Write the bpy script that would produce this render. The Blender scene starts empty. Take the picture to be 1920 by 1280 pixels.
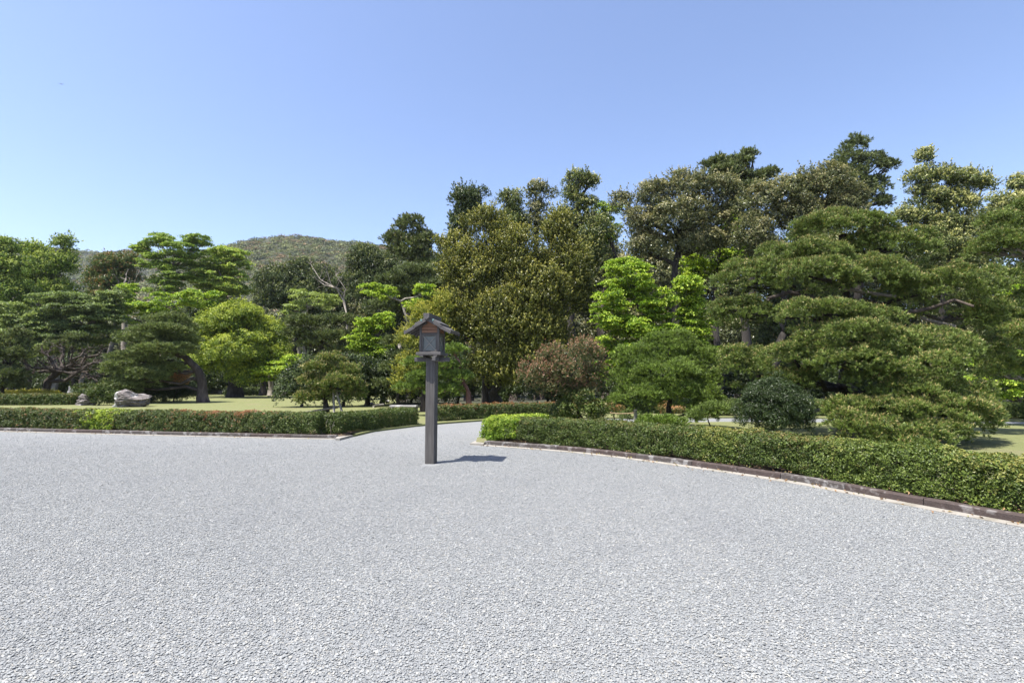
import bpy, math, random
import numpy as np
from mathutils import Vector, Matrix

rng = np.random.default_rng(7)
random.seed(7)
S = bpy.context.scene
COL = S.collection
R = math.radians

# ------------------------------------------------------------------ camera
EYE = 1.6
PITCH = math.atan(74/960)
cam_d = bpy.data.cameras.new('camera'); cam = bpy.data.objects.new('camera', cam_d); COL.objects.link(cam)
cam_d.sensor_width = 36; cam_d.lens = 18; cam_d.clip_start = .05; cam_d.clip_end = 6000
cam.location = (0, 0, EYE); cam.rotation_euler = (R(90)+PITCH, 0, 0)
S.camera = cam

# ------------------------------------------------------------------ sky, sun, exposure
SUN_EL, SUN_AZ = 66, 238                      # elevation; azimuth clockwise from +Y (the view direction)
world = bpy.data.worlds.new('World'); S.world = world; world.use_nodes = True
wn = world.node_tree.nodes; wl = world.node_tree.links; wn.clear()
sky = wn.new('ShaderNodeTexSky'); sky.sky_type = 'NISHITA'; sky.sun_disc = False
sky.sun_elevation = R(SUN_EL); sky.sun_rotation = R(SUN_AZ)
sky.altitude = 0; sky.air_density = 1.0; sky.dust_density = 1.1; sky.ozone_density = 3.2
bg = wn.new('ShaderNodeBackground'); bg.inputs[1].default_value = 0.12
wo = wn.new('ShaderNodeOutputWorld'); wb = wn.new('ShaderNodeMix'); wb.data_type = 'RGBA'; wb.blend_type = 'MULTIPLY'; wb.inputs[0].default_value = 1; wb.inputs[7].default_value = (1.07, .985, 1.01, 1)
wl.new(sky.outputs[0], wb.inputs[6]); wl.new(wb.outputs[2], bg.inputs[0]); wl.new(bg.outputs[0], wo.inputs[0])
sd = bpy.data.lights.new('sun', 'SUN'); sd.energy = 4.9; sd.angle = R(.5); sd.color = (1, .955, .88)
sun = bpy.data.objects.new('sun', sd); COL.objects.link(sun)
a = R(SUN_AZ); e = R(SUN_EL)
to_sun = Vector((math.sin(a)*math.cos(e), math.cos(a)*math.cos(e), math.sin(e)))
sun.rotation_euler = to_sun.to_track_quat('Z', 'Y').to_euler(); sun.location = (-10, -10, 30)
S.view_settings.view_transform = 'Standard'; S.view_settings.look = 'None'
S.view_settings.exposure = 1.15; S.view_settings.gamma = 1; S.view_settings.use_curve_mapping = False
S.render.engine = 'CYCLES'
S.cycles.max_bounces = 6; S.cycles.diffuse_bounces = 3; S.cycles.transmission_bounces = 4; S.cycles.transparent_max_bounces = 4

# ------------------------------------------------------------------ helpers
cp, sp = math.cos(PITCH), math.sin(PITCH)
def ray(px, py):
    u = (px-960)/960; v = (640-py)/960
    return Vector((u, cp - v*sp, sp + v*cp))
def at(px, py, Y):
    d = ray(px, py); return Vector((0, 0, EYE)) + d*(Y/d.y)
def gnd(px, py, z=0.0):
    d = ray(px, py); return Vector((0, 0, EYE)) + d*((z-EYE)/d.z)

GARD = .06                                     # garden level above the gravel

def tag(o, label=None, cat=None, group=None, kind=None):
    if label: o['label'] = label
    if cat: o['category'] = cat
    if group: o['group'] = group
    if kind: o['kind'] = kind
    return o
def empty(name, loc, rz=0):
    o = bpy.data.objects.new(name, None); COL.objects.link(o); o.location = loc; o.rotation_euler.z = rz
    o.empty_display_size = .2
    return o
def mesh(name, V, F, mat, parent=None, smooth=False, attrs=None):
    me = bpy.data.meshes.new(name); me.from_pydata([tuple(v) for v in V], [], F)
    if mat: me.materials.append(mat)
    if smooth: me.polygons.foreach_set('use_smooth', [True]*len(me.polygons))
    me.update()
    o = bpy.data.objects.new(name, me); COL.objects.link(o)
    if parent: o.parent = parent
    return o
def tri_mesh(name, V, nper, mat, attrs):
    """numpy fast mesh: V (n,3), faces are consecutive runs of nper verts"""
    n = len(V); nf = n//nper
    me = bpy.data.meshes.new(name)
    me.vertices.add(n); me.vertices.foreach_set('co', np.asarray(V, np.float32).ravel())
    me.loops.add(n); me.loops.foreach_set('vertex_index', np.arange(n, dtype=np.int32))
    me.polygons.add(nf); me.polygons.foreach_set('loop_start', np.arange(nf, dtype=np.int32)*nper)
    me.polygons.foreach_set('loop_total', np.full(nf, nper, np.int32))
    me.materials.append(mat); me.update(calc_edges=True)
    for k, a in attrs.items():
        at_ = me.attributes.new(k, 'FLOAT', 'POINT'); at_.data.foreach_set('value', np.asarray(a, np.float32))
    return me

# ---- boxes and tubes
class MB:
    def __init__(s): s.V = []; s.F = []
    def add(s, V, F):
        b = len(s.V); s.V += [Vector(v) for v in V]; s.F += [tuple(i+b for i in f) for f in F]; return s
    def box(s, c, d, M=None, bev=0):
        x, y, z = [q/2 for q in d]; c = Vector(c)
        if bev:
            b = bev; V = []
            for sx in (-1, 1):
                for sy in (-1, 1):
                    for sz in (-1, 1):
                        V += [(sx*x, sy*(y-b), sz*(z-b)), (sx*(x-b), sy*y, sz*(z-b)), (sx*(x-b), sy*(y-b), sz*z)]
            import bmesh
            bm = bmesh.new()
            for v in V: bm.verts.new(v)
            bmesh.ops.convex_hull(bm, input=bm.verts); bm.verts.index_update()
            VV = [v.co.copy() for v in bm.verts]; FF = [tuple(v.index for v in f.verts) for f in bm.faces]; bm.free()
        else:
            VV = [Vector((sx*x, sy*y, sz*z)) for sx in (-1, 1) for sy in (-1, 1) for sz in (-1, 1)]
            FF = [(0,1,3,2),(4,6,7,5),(0,4,5,1),(2,3,7,6),(0,2,6,4),(1,5,7,3)]
        if M is not None: VV = [M @ v for v in VV]
        return s.add([v+c for v in VV], FF)
    def tube(s, pts, rad, n=7, jit=0):
        pts = [Vector(p) for p in pts]; base = len(s.V); up = Vector((.13, .21, .97))
        for i, p in enumerate(pts):
            t = (pts[min(i+1, len(pts)-1)] - pts[max(i-1, 0)]).normalized()
            a_ = t.cross(up)
            if a_.length < .1: a_ = t.cross(Vector((1, 0, 0)))
            a_.normalize(); b_ = t.cross(a_)
            for k in range(n):
                th = 2*math.pi*k/n; r = rad[i]*(1+jit*random.uniform(-1, 1))
                s.V.append(p + (a_*math.cos(th) + b_*math.sin(th))*r)
        for i in range(len(pts)-1):
            for k in range(n):
                q = base+i*n; s.F.append((q+k, q+(k+1) % n, q+n+(k+1) % n, q+n+k))
        s.F.append(tuple(base+k for k in range(n))); e_ = base+(len(pts)-1)*n
        s.F.append(tuple(e_+k for k in reversed(range(n))))
        return s
    def build(s, name, mat, parent=None, smooth=False): return mesh(name, s.V, s.F, mat, parent, smooth)

def wiggle(p0, p1, n, amt):
    p0, p1 = Vector(p0), Vector(p1); L = (p1-p0).length; out = [p0]
    for i in range(1, n):
        t = i/n; out.append(p0.lerp(p1, t) + Vector((random.gauss(0, 1), random.gauss(0, 1), random.gauss(0, .6)))*L*amt)
    out.append(p1); return out

# ------------------------------------------------------------------ materials
def newmat(name):
    m = bpy.data.materials.new(name); m.use_nodes = True; n = m.node_tree; n.nodes.clear()
    out = n.nodes.new('ShaderNodeOutputMaterial'); return m, n, out
def node(n, t, **kw):
    x = n.nodes.new(t)
    for k, v in kw.items():
        if k.startswith('i_'):
            key = k[2:]; x.inputs[int(key) if key.isdigit() else key].default_value = v
        else: setattr(x, k, v)
    return x
def c4(c): return (c[0], c[1], c[2], 1)
def mixc(n, fac, a_, b_, blend='MIX'):
    m = n.nodes.new('ShaderNodeMix'); m.data_type = 'RGBA'; m.blend_type = blend
    for sock, v in ((m.inputs[0], fac), (m.inputs[6], a_), (m.inputs[7], b_)):
        if hasattr(v, 'default_value') or hasattr(v, 'is_output'): n.links.new(v, sock)
        elif isinstance(v, (int, float)): sock.default_value = v
        else: sock.default_value = c4(v)
    return m.outputs[2]
def math_(n, op, a_, b_=None, clamp=False):
    m = n.nodes.new('ShaderNodeMath'); m.operation = op; m.use_clamp = clamp
    for i, v in enumerate((a_, b_)):
        if v is None: continue
        if isinstance(v, (int, float)): m.inputs[i].default_value = v
        else: n.links.new(v, m.inputs[i])
    return m.outputs[0]
def noise(n, scale, detail=4, rough=.6, vec=None, dist=0):
    x = node(n, 'ShaderNodeTexNoise'); x.inputs['Scale'].default_value = scale; x.inputs['Detail'].default_value = detail
    x.inputs['Roughness'].default_value = rough; x.inputs['Distortion'].default_value = dist
    if vec is not None: n.links.new(vec, x.inputs['Vector'])
    return x
def ramp(n, fac, stops, interp='LINEAR'):
    r = n.nodes.new('ShaderNodeValToRGB'); r.color_ramp.interpolation = interp
    el = r.color_ramp.elements
    while len(el) > 1: el.remove(el[-1])
    el[0].position = stops[0][0]; el[0].color = c4(stops[0][1])
    for p, c in stops[1:]:
        q = el.new(p); q.color = c4(c)
    n.links.new(fac, r.inputs[0]); return r.outputs[0]
def coords(n, kind='Object', scale=None):
    tc = n.nodes.new('ShaderNodeTexCoord'); o = tc.outputs[kind]
    if scale:
        mp = n.nodes.new('ShaderNodeMapping'); mp.inputs['Scale'].default_value = scale; n.links.new(o, mp.inputs[0]); o = mp.outputs[0]
    return o

LEAFM = {}
def leafmat(name, dark, light, accent, rough=.5, trans=.3, spec=.4, gw=.75, iw=.45):
    m, n, out = newmat(name)
    gv = node(n, 'ShaderNodeAttribute', attribute_name='v').outputs['Fac']
    gt = node(n, 'ShaderNodeAttribute', attribute_name='t').outputs['Fac']
    iv = node(n, 'ShaderNodeAttribute', attribute_name='var', attribute_type='INSTANCER').outputs['Fac']
    it = node(n, 'ShaderNodeAttribute', attribute_name='tint', attribute_type='INSTANCER').outputs['Fac']
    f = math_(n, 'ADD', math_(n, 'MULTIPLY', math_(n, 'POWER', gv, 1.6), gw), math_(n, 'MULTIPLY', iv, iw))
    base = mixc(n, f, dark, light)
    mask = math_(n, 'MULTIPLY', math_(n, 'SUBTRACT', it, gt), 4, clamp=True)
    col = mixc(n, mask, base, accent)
    p = node(n, 'ShaderNodeBsdfPrincipled'); n.links.new(col, p.inputs['Base Color'])
    p.inputs['Roughness'].default_value = rough; p.inputs['Specular IOR Level'].default_value = spec
    t = node(n, 'ShaderNodeBsdfTranslucent')
    tc = mixc(n, 1.0, col, (1.15, 1.2, .55), 'MULTIPLY'); n.links.new(tc, t.inputs[0])
    ms = node(n, 'ShaderNodeMixShader'); ms.inputs[0].default_value = trans*.78
    n.links.new(p.outputs[0], ms.inputs[1]); n.links.new(t.outputs[0], ms.inputs[2]); n.links.new(ms.outputs[0], out.inputs[0])
    LEAFM[name] = m; return m

def barkmat(name, c1, c2, sc=8, bump=.6):
    m, n, out = newmat(name); v = coords(n, 'Object', (1, 1, .25))
    a_ = noise(n, sc, 6, .7, v, .4); v2 = noise(n, sc*.35, 3, .6, v)
    col = mixc(n, a_.outputs['Fac'], c1, c2); col = mixc(n, math_(n, 'MULTIPLY', math_(n, 'SUBTRACT', v2.outputs['Fac'], .5), 4, clamp=True), col, tuple(x*1.8+.02 for x in c2))
    p = node(n, 'ShaderNodeBsdfPrincipled', i_Roughness=.9); n.links.new(col, p.inputs['Base Color'])
    b = node(n, 'ShaderNodeBump', i_Strength=bump, i_Distance=.03); n.links.new(a_.outputs['Fac'], b.inputs['Height']); n.links.new(b.outputs[0], p.inputs['Normal'])
    n.links.new(p.outputs[0], out.inputs[0]); return m
BARK = barkmat('bark_brown', (.02, .014, .01), (.065, .048, .036))
BARKD = barkmat('bark_dark', (.009, .007, .006), (.032, .026, .02))
BARKG = barkmat('bark_grey', (.09, .08, .065), (.24, .21, .175))
BARKR = barkmat('bark_red', (.05, .022, .014), (.2, .1, .07))

def woodmat(name, c1, c2, axis=2, sc=30):
    m, n, out = newmat(name); s_ = [1, 1, 1]; s_[axis] = .06
    v = coords(n, 'Object', s_); a_ = noise(n, sc, 5, .65, v, .3); b_ = noise(n, 3, 3, .6, coords(n, 'Object'))
    col = mixc(n, math_(n, 'MULTIPLY', math_(n, 'SUBTRACT', a_.outputs['Fac'], .3), 2.2, clamp=True), c1, c2)
    col = mixc(n, math_(n, 'MULTIPLY', b_.outputs['Fac'], .55), col, tuple(x*.55 for x in c1))
    p = node(n, 'ShaderNodeBsdfPrincipled', i_Roughness=.75); n.links.new(col, p.inputs['Base Color'])
    b = node(n, 'ShaderNodeBump', i_Strength=.35, i_Distance=.004); n.links.new(a_.outputs['Fac'], b.inputs['Height']); n.links.new(b.outputs[0], p.inputs['Normal'])
    n.links.new(p.outputs[0], out.inputs[0]); return m
WOODV = woodmat('weathered_wood_post', (.052, .047, .043), (.135, .125, .116), 2)
WOODX = woodmat('weathered_wood_beam', (.05, .046, .044), (.135, .126, .12), 0)
WOODR = woodmat('weathered_roof_board', (.055, .051, .05), (.155, .147, .142), 1)
WOODO = woodmat('cedar_board', (.15, .075, .045), (.36, .20, .12), 0)
WOODL = woodmat('pale_lattice_wood', (.2, .19, .165), (.34, .32, .29), 0)
WOODP = woodmat('prop_wood', (.16, .15, .13), (.34, .32, .28), 2)

# stone-like
def stonemat(name, c1, c2, c3, lo=.52, sc=5):
    m, n, out = newmat(name); v = coords(n, 'Object')
    oi = node(n, 'ShaderNodeObjectInfo')
    va = node(n, 'ShaderNodeVectorMath', operation='ADD'); n.links.new(v, va.inputs[0])
    ml = math_(n, 'MULTIPLY', oi.outputs['Random'], 37.); n.links.new(ml, va.inputs[1])
    v = va.outputs[0]
    a_ = noise(n, sc, 6, .7, v); b_ = noise(n, sc*.5, 5, .65, v); c_ = noise(n, sc*8, 4, .7, v)
    col = mixc(n, a_.outputs['Fac'], c1, c2)
    col = mixc(n, math_(n, 'MULTIPLY', math_(n, 'SUBTRACT', b_.outputs['Fac'], lo), 12, clamp=True), col, c3)
    col = mixc(n, math_(n, 'MULTIPLY', c_.outputs['Fac'], .5), col, tuple(x*.5 for x in c1))
    p = node(n, 'ShaderNodeBsdfPrincipled', i_Roughness=.85); n.links.new(col, p.inputs['Base Color'])
    b = node(n, 'ShaderNodeBump', i_Strength=.7, i_Distance=.015); n.links.new(c_.outputs['Fac'], b.inputs['Height']); n.links.new(b.outputs[0], p.inputs['Normal'])
    n.links.new(p.outputs[0], out.inputs[0]); return m
KERB = stonemat('kerb_brown_stone', (.022, .016, .014), (.12, .085, .075), (.22, .20, .19), .56, 9)
KERBL = stonemat('kerb_lichen_stone', (.03, .024, .022), (.14, .12, .11), (.27, .26, .25), .52, 11)
GUT = stonemat('pale_concrete', (.27, .25, .215), (.36, .335, .295), (.22, .20, .16), .54, 4)
ROCK = stonemat('rock_dark', (.075, .066, .062), (.25, .215, .20), (.38, .365, .35), .55, 3)
ROCKW = stonemat('rock_pale', (.2, .19, .185), (.5, .48, .47), (.62, .61, .6), .48, 4)

# gravel
def gravelmat(name, scale):
    m, n, out = newmat(name); v = coords(n, 'Object')
    vo = node(n, 'ShaderNodeTexVoronoi', i_Scale=scale); n.links.new(v, vo.inputs['Vector'])
    vo2 = node(n, 'ShaderNodeTexVoronoi', i_Scale=scale, feature='DISTANCE_TO_EDGE'); n.links.new(v, vo2.inputs['Vector'])
    sep = node(n, 'ShaderNodeSeparateColor'); n.links.new(vo.outputs['Color'], sep.inputs[0])
    col = ramp(n, sep.outputs[0], GRAV)
    big = noise(n, .55, 3, .6, v, .6); big2 = noise(n, 6, 4, .7, v)
    col = mixc(n, math_(n, 'MULTIPLY', math_(n, 'SUBTRACT', big.outputs['Fac'], .45), 1.2, clamp=True), col, (.175, .184, .19))
    col = mixc(n, math_(n, 'MULTIPLY', math_(n, 'SUBTRACT', big2.outputs['Fac'], .5), 1.6, clamp=True), col, (.30, .298, .29))
    h = math_(n, 'MULTIPLY', vo2.outputs['Distance'], 3, clamp=True)
    col = mixc(n, math_(n, 'MULTIPLY', math_(n, 'SUBTRACT', .25, h), 2.2, clamp=True), col, (.14, .142, .145))
    st = noise(n, 1.1, 3, .6, coords(n, 'Object', (1, .35, 1)), .5); col = mixc(n, math_(n, 'MULTIPLY', math_(n, 'SUBTRACT', st.outputs['Fac'], .4), .5, clamp=True), col, (.2, .205, .21)); col = mixc(n, 1.0, col, (.93, .93, .94), 'MULTIPLY')
    p = node(n, 'ShaderNodeBsdfPrincipled', i_Roughness=.8); n.links.new(col, p.inputs['Base Color'])
    b = node(n, 'ShaderNodeBump', i_Strength=.6, i_Distance=.012); n.links.new(h, b.inputs['Height']); n.links.new(b.outputs[0], p.inputs['Normal'])
    n.links.new(p.outputs[0], out.inputs[0]); return m
GRAV = [(0, (.125, .132, .135)), (.10, (.19, .20, .202)), (.45, (.225, .235, .236)), (.8, (.258, .266, .264)), (.94, (.31, .30, .265)), (1, (.36, .365, .355))]
GRAVEL = gravelmat('grey_gravel', 66)
def pebblemat():
    m, n, out = newmat('pebble_stone'); oi = node(n, 'ShaderNodeObjectInfo')
    col = ramp(n, oi.outputs['Random'], GRAV)
    nz = noise(n, .55, 3, .6, node(n, 'ShaderNodeNewGeometry').outputs['Position'], .6)
    col = mixc(n, math_(n, 'MULTIPLY', math_(n, 'SUBTRACT', nz.outputs['Fac'], .45), 1.2, clamp=True), col, (.175, .184, .19))
    p = node(n, 'ShaderNodeBsdfPrincipled', i_Roughness=.75); n.links.new(col, p.inputs['Base Color'])
    n.links.new(p.outputs[0], out.inputs[0]); return m
PEB = pebblemat()

def groundmat():
    m, n, out = newmat('lawn_grass'); v = coords(n, 'Object')
    a_ = noise(n, 40, 5, .75, v); b_ = noise(n, .5, 5, .65, v); c_ = noise(n, 3, 5, .7, v); d_ = noise(n, .18, 3, .6, v)
    col = mixc(n, a_.outputs['Fac'], (.09, .105, .036), (.215, .225, .10))
    col = mixc(n, math_(n, 'MULTIPLY', math_(n, 'SUBTRACT', c_.outputs['Fac'], .48), 2.2, clamp=True), col, (.235, .215, .11))
    col = mixc(n, math_(n, 'MULTIPLY', math_(n, 'SUBTRACT', b_.outputs['Fac'], .55), 4, clamp=True), col, (.19, .16, .10))
    p = node(n, 'ShaderNodeBsdfPrincipled', i_Roughness=.95); n.links.new(col, p.inputs['Base Color']); p.inputs['Specular IOR Level'].default_value = .2
    b = node(n, 'ShaderNodeBump', i_Strength=.8, i_Distance=.03); n.links.new(a_.outputs['Fac'], b.inputs['Height']); n.links.new(b.outputs[0], p.inputs['Normal'])
    n.links.new(p.outputs[0], out.inputs[0]); return m
LAWN = groundmat()
def soilmat():
    m, n, out = newmat('soil_litter'); v = coords(n, 'Object')
    a_ = noise(n, 60, 5, .8, v); c_ = noise(n, 5, 5, .7, v)
    col = mixc(n, a_.outputs['Fac'], (.045, .03, .02), (.22, .15, .10)); col = mixc(n, math_(n, 'MULTIPLY', math_(n, 'SUBTRACT', c_.outputs['Fac'], .5), 3, clamp=True), col, (.09, .08, .035))
    p = node(n, 'ShaderNodeBsdfPrincipled', i_Roughness=.95); n.links.new(col, p.inputs['Base Color'])
    b = node(n, 'ShaderNodeBump', i_Strength=1, i_Distance=.02); n.links.new(a_.outputs['Fac'], b.inputs['Height']); n.links.new(b.outputs[0], p.inputs['Normal'])
    n.links.new(p.outputs[0], out.inputs[0]); return m
SOIL = soilmat()
def darkgroundmat():
    m, n, out = newmat('dark_forest_ground'); v = coords(n, 'Object'); a_ = noise(n, 6, 6, .8, v)
    p = node(n, 'ShaderNodeBsdfPrincipled', i_Roughness=.95); n.links.new(mixc(n, a_.outputs['Fac'], (.012, .016, .008), (.06, .06, .028)), p.inputs['Base Color']); n.links.new(p.outputs[0], out.inputs[0]); return m
DARKGROUND = darkgroundmat()  # very dark ground, its colour lowered to carry the shade under trees

# ------------------------------------------------------------------ foliage templates (unit radius)
def rot_frames(nrm, n):
    r = rng.normal(size=(n, 3)); t = np.cross(nrm, r); t /= np.linalg.norm(t, axis=1)[:, None]
    return t, np.cross(nrm, t)
def unit(v): return v/np.maximum(np.linalg.norm(v, axis=-1, keepdims=True), 1e-9)
def leaves(P, N, size, asp=.55, droop=.1):
    """folded rhombic leaves: two triangles each, sharing the midrib"""
    n = len(P); T, B = rot_frames(N, n); s = size*rng.uniform(.65, 1.3, (n, 1))
    a_ = P - T*s*.5; b_ = P + T*s*.5 - N*s*droop
    l = P + B*s*asp*.5 + N*s*.10; r = P - B*s*asp*.5 + N*s*.10
    return np.stack([a_, l, b_, a_, b_, r], 1).reshape(-1, 3)
def tpl_broad(n, size, up=.5, flat=.75, asp=.55):
    d = unit(rng.normal(size=(n, 3))); d[:, 2] = np.where(d[:, 2] < -.2, -d[:, 2], d[:, 2])
    rad = rng.uniform(.45, 1.0, (n, 1))**.6
    P = d*rad*[1, 1, flat]; N = unit(d*1.0 + np.array([0, 0, up]) + rng.normal(size=(n, 3))*.55)
    V = leaves(P, N, size, asp)
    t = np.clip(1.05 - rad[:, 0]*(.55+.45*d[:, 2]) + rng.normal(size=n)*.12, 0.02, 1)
    return V, 3, rng.random(n), t, 6
def tpl_sprig(n, size, k=6):
    """upright leafy shoots standing on a clump"""
    P = []; N = []; tt = []
    for q in range(k):
        base = rng.normal(size=3)*[.5, .5, .25]; ax = unit(np.array([base[0]*.8, base[1]*.8, 1.0])+rng.normal(size=3)*.15)
        m = n//k; h = rng.random(m)
        d = unit(rng.normal(size=(m, 3)))
        P.append(base + ax*h[:, None]*rng.uniform(.6, 1.1) + d*.13*(1.3-h[:, None])); N.append(unit(d*.9+ax*.5+rng.normal(size=(m, 3))*.3)); tt.append(1-h+rng.normal(size=m)*.1)
    P = np.concatenate(P); N = np.concatenate(N); t = np.clip(np.concatenate(tt), .02, 1)
    return leaves(P, N, size), 3, rng.random(len(P)), t, 6
def tpl_layer(n, size):
    """flat, drooping maple spray"""
    r = np.sqrt(rng.random(n)); th = rng.uniform(0, 2*np.pi, n)
    r *= .75+.25*np.cos(th*5+1)
    P = np.stack([r*np.cos(th), r*np.sin(th), rng.normal(size=n)*.09 - .18*r**2], 1)
    N = unit(np.array([0, 0, 1.0]) + rng.normal(size=(n, 3))*.42 + P*[.3, .3, 0])
    V = leaves(P, N, size, .9, .25)
    return V, 3, rng.random(n), np.clip(1-r+rng.normal(size=n)*.15, .02, 1), 6
def tpl_needles(shoots, per, ln, wd, spread=1.0, candle=True):
    out = []; v = []; t = []
    for q in range(shoots):
        rr = math.sqrt(rng.random()); th = rng.uniform(0, 6.283)
        c = np.array([rr*math.cos(th), rr*math.sin(th), rng.normal()*.12 - .15*rr*rr])
        ax = unit(np.array([c[0]*.75, c[1]*.75, .85]) + rng.normal(size=3)*.22)
        d = unit(ax*rng.uniform(.25, 1.15, (per, 1)) + unit(rng.normal(size=(per, 3)))*spread*.75)
        d[:, 2] = np.where(d[:, 2] < -.25, -d[:, 2], d[:, 2])
        st = c + ax*rng.uniform(-.12, .22, (per, 1)); L = ln*rng.uniform(.7, 1.2, (per, 1))
        sd_ = unit(np.cross(d, rng.normal(size=(per, 3))))*wd*.5
        out.append(np.stack([st-sd_, st+sd_, st+d*L], 1)); v.append(np.clip(rng.random()*.75+rng.random(per)*.35, 0, 1)); t.append(np.full(per, 1.0))
        if candle:
            for _ in range(2):
                cc = c+ax*.1; tip = cc + unit(ax+rng.normal(size=3)*.25)*ln*rng.uniform(.9, 1.25); s2 = unit(np.cross(ax, rng.normal(size=3)))*wd*1.1
                out.append(np.stack([cc+ax*ln*.35-s2, cc+ax*ln*.35+s2, tip])[None]); v.append(rng.random(1)); t.append(np.array([rng.uniform(.0, .6)]))
    V = np.concatenate(out).reshape(-1, 3); return V, 3, np.concatenate(v), np.concatenate(t), 3

LIB = {}
def template(key, spec, mat):
    """several variants of a clump; stored as objects used only as geometry-node sources"""
    objs = []
    for i in range(4):
        V, nper, v, t, vpl = (spec[i % len(spec)] if isinstance(spec, list) else spec)()
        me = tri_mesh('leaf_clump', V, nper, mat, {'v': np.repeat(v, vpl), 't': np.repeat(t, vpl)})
        objs.append(bpy.data.objects.new('leaf_clump', me))
    g = bpy.data.node_groups.new('foliage_'+key, 'GeometryNodeTree')
    g.interface.new_socket('Geometry', in_out='INPUT', socket_type='NodeSocketGeometry')
    g.interface.new_socket('Geometry', in_out='OUTPUT', socket_type='NodeSocketGeometry')
    N = g.nodes; L = g.links
    gi = N.new('NodeGroupInput'); go = N.new('NodeGroupOutput'); jn = N.new('GeometryNodeJoinGeometry')
    for o in objs:
        oi = N.new('GeometryNodeObjectInfo'); oi.inputs['Object'].default_value = o; oi.inputs['As Instance'].default_value = True
        L.new(oi.outputs['Geometry'], jn.inputs[0])
    ip = N.new('GeometryNodeInstanceOnPoints'); ip.inputs['Pick Instance'].default_value = True
    def na(nm, ty):
        q = N.new('GeometryNodeInputNamedAttribute'); q.data_type = ty; q.inputs[0].default_value = nm
        return q.outputs[0]
    L.new(gi.outputs[0], ip.inputs['Points']); L.new(jn.outputs[0], ip.inputs['Instance'])
    L.new(na('idx', 'INT'), ip.inputs['Instance Index'])
    e2r = N.new('FunctionNodeEulerToRotation'); L.new(na('rot', 'FLOAT_VECTOR'), e2r.inputs[0]); L.new(e2r.outputs[0], ip.inputs['Rotation'])
    L.new(na('scl', 'FLOAT_VECTOR'), ip.inputs['Scale'])
    L.new(ip.outputs[0], go.inputs[0])
    LIB[key] = (g, objs)

def points_obj(name, P, rot, scl, tint, key, parent=None):
    n = len(P); me = bpy.data.meshes.new(name); me.vertices.add(n); me.vertices.foreach_set('co', np.asarray(P, np.float32).ravel())
    def A(nm, ty, arr, prop='value'):
        q = me.attributes.new(nm, ty, 'POINT'); q.data.foreach_set(prop, np.ascontiguousarray(arr).ravel())
    A('rot', 'FLOAT_VECTOR', rot.astype(np.float32), 'vector'); A('scl', 'FLOAT_VECTOR', scl.astype(np.float32), 'vector')
    A('idx', 'INT', rng.integers(0, 4, n).astype(np.int32)); A('tint', 'FLOAT', tint.astype(np.float32)); A('var', 'FLOAT', rng.random(n).astype(np.float32))
    g, objs = LIB[key]; me.materials.append(objs[0].data.materials[0])
    o = bpy.data.objects.new(name, me); COL.objects.link(o)
    if parent: o.parent = parent
    md = o.modifiers.new('foliage', 'NODES'); md.node_group = g
    return o

# species: template, clump radius factor, colours
def species(key, fn, dark, light, accent, **kw): template(key, fn, leafmat('leaf_'+key, dark, light, accent, **kw))
SZ = .30
BR = lambda: tpl_broad(80, SZ)
SP = lambda: tpl_sprig(84, .27)
species('olive', SP, (.022, .032, .006), (.17, .19, .032), (.36, .34, .08), rough=.4)
species('dark', [BR, SP], (.010, .022, .008), (.10, .14, .042), (.22, .24, .08), rough=.42)
species('greybroad', [BR, SP], (.022, .034, .013), (.19, .21, .085), (.33, .30, .14), rough=.38)
species('yellowtip', [BR, SP], (.018, .035, .010), (.17, .21, .055), (.46, .45, .17), rough=.42)
species('camphor', [lambda: tpl_broad(86, .3), lambda: tpl_broad(86, .3), SP], (.04, .085, .008), (.25, .33, .03), (.40, .45, .05), rough=.5, trans=.33)
species('greenbroad', [lambda: tpl_broad(86, .3), SP], (.018, .044, .007), (.22, .33, .05), (.38, .44, .09), rough=.5, trans=.3)
species('maple', lambda: tpl_layer(70, .24), (.04, .09, .008), (.27, .42, .035), (.42, .53, .06), trans=.36, rough=.55)
species('maplepale', lambda: tpl_layer(70, .24), (.06, .12, .02), (.34, .46, .09), (.48, .54, .13), trans=.42, rough=.55)
species('mapledull', lambda: tpl_layer(70, .24), (.03, .055, .02), (.25, .325, .12), (.36, .43, .14), trans=.38, rough=.55)
species('redtree', [BR, SP], (.03, .06, .015), (.17, .23, .06), (.34, .19, .08), rough=.45)
species('photinia', lambda: tpl_sprig(84, .24), (.035, .055, .016), (.18, .19, .07), (.36, .19, .12), rough=.42, spec=.4)
species('yellowshrub', lambda: tpl_sprig(84, .26), (.07, .10, .012), (.33, .36, .05), (.48, .44, .08), trans=.35)
species('pine', lambda: tpl_needles(9, 17, .46, .075), (.016, .034, .007), (.23, .31, .065), (.38, .30, .12), rough=.5, trans=.2)
species('pinefar', lambda: tpl_needles(8, 14, .5, .10), (.018, .034, .010), (.21, .255, .085), (.32, .28, .12), rough=.5, trans=.2)
species('pineyoung', lambda: tpl_needles(9, 17, .46, .075), (.02, .045, .009), (.25, .35, .06), (.36, .24, .09), rough=.5, trans=.2)
species('pinelit', lambda: tpl_needles(8, 15, .5, .09), (.025, .045, .012), (.25, .31, .095), (.34, .32, .13), rough=.5, trans=.2)  # pinefar needles lightened; sunlight on the leaning pine's pads put into colour
species('darkshrub', lambda: tpl_broad(90, .26), (.010, .022, .006), (.055, .085, .022), (.12, .15, .04), rough=.4)
HB = lambda: tpl_broad(46, .36, .3, .9, .6)
species('hedge', HB, (.022, .042, .008), (.125, .17, .036), (.21, .17, .055), rough=.45, spec=.3, trans=.22)
species('hedgegreen', HB, (.026, .050, .008), (.155, .205, .036), (.25, .24, .06), rough=.45, spec=.3, trans=.22)
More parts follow.
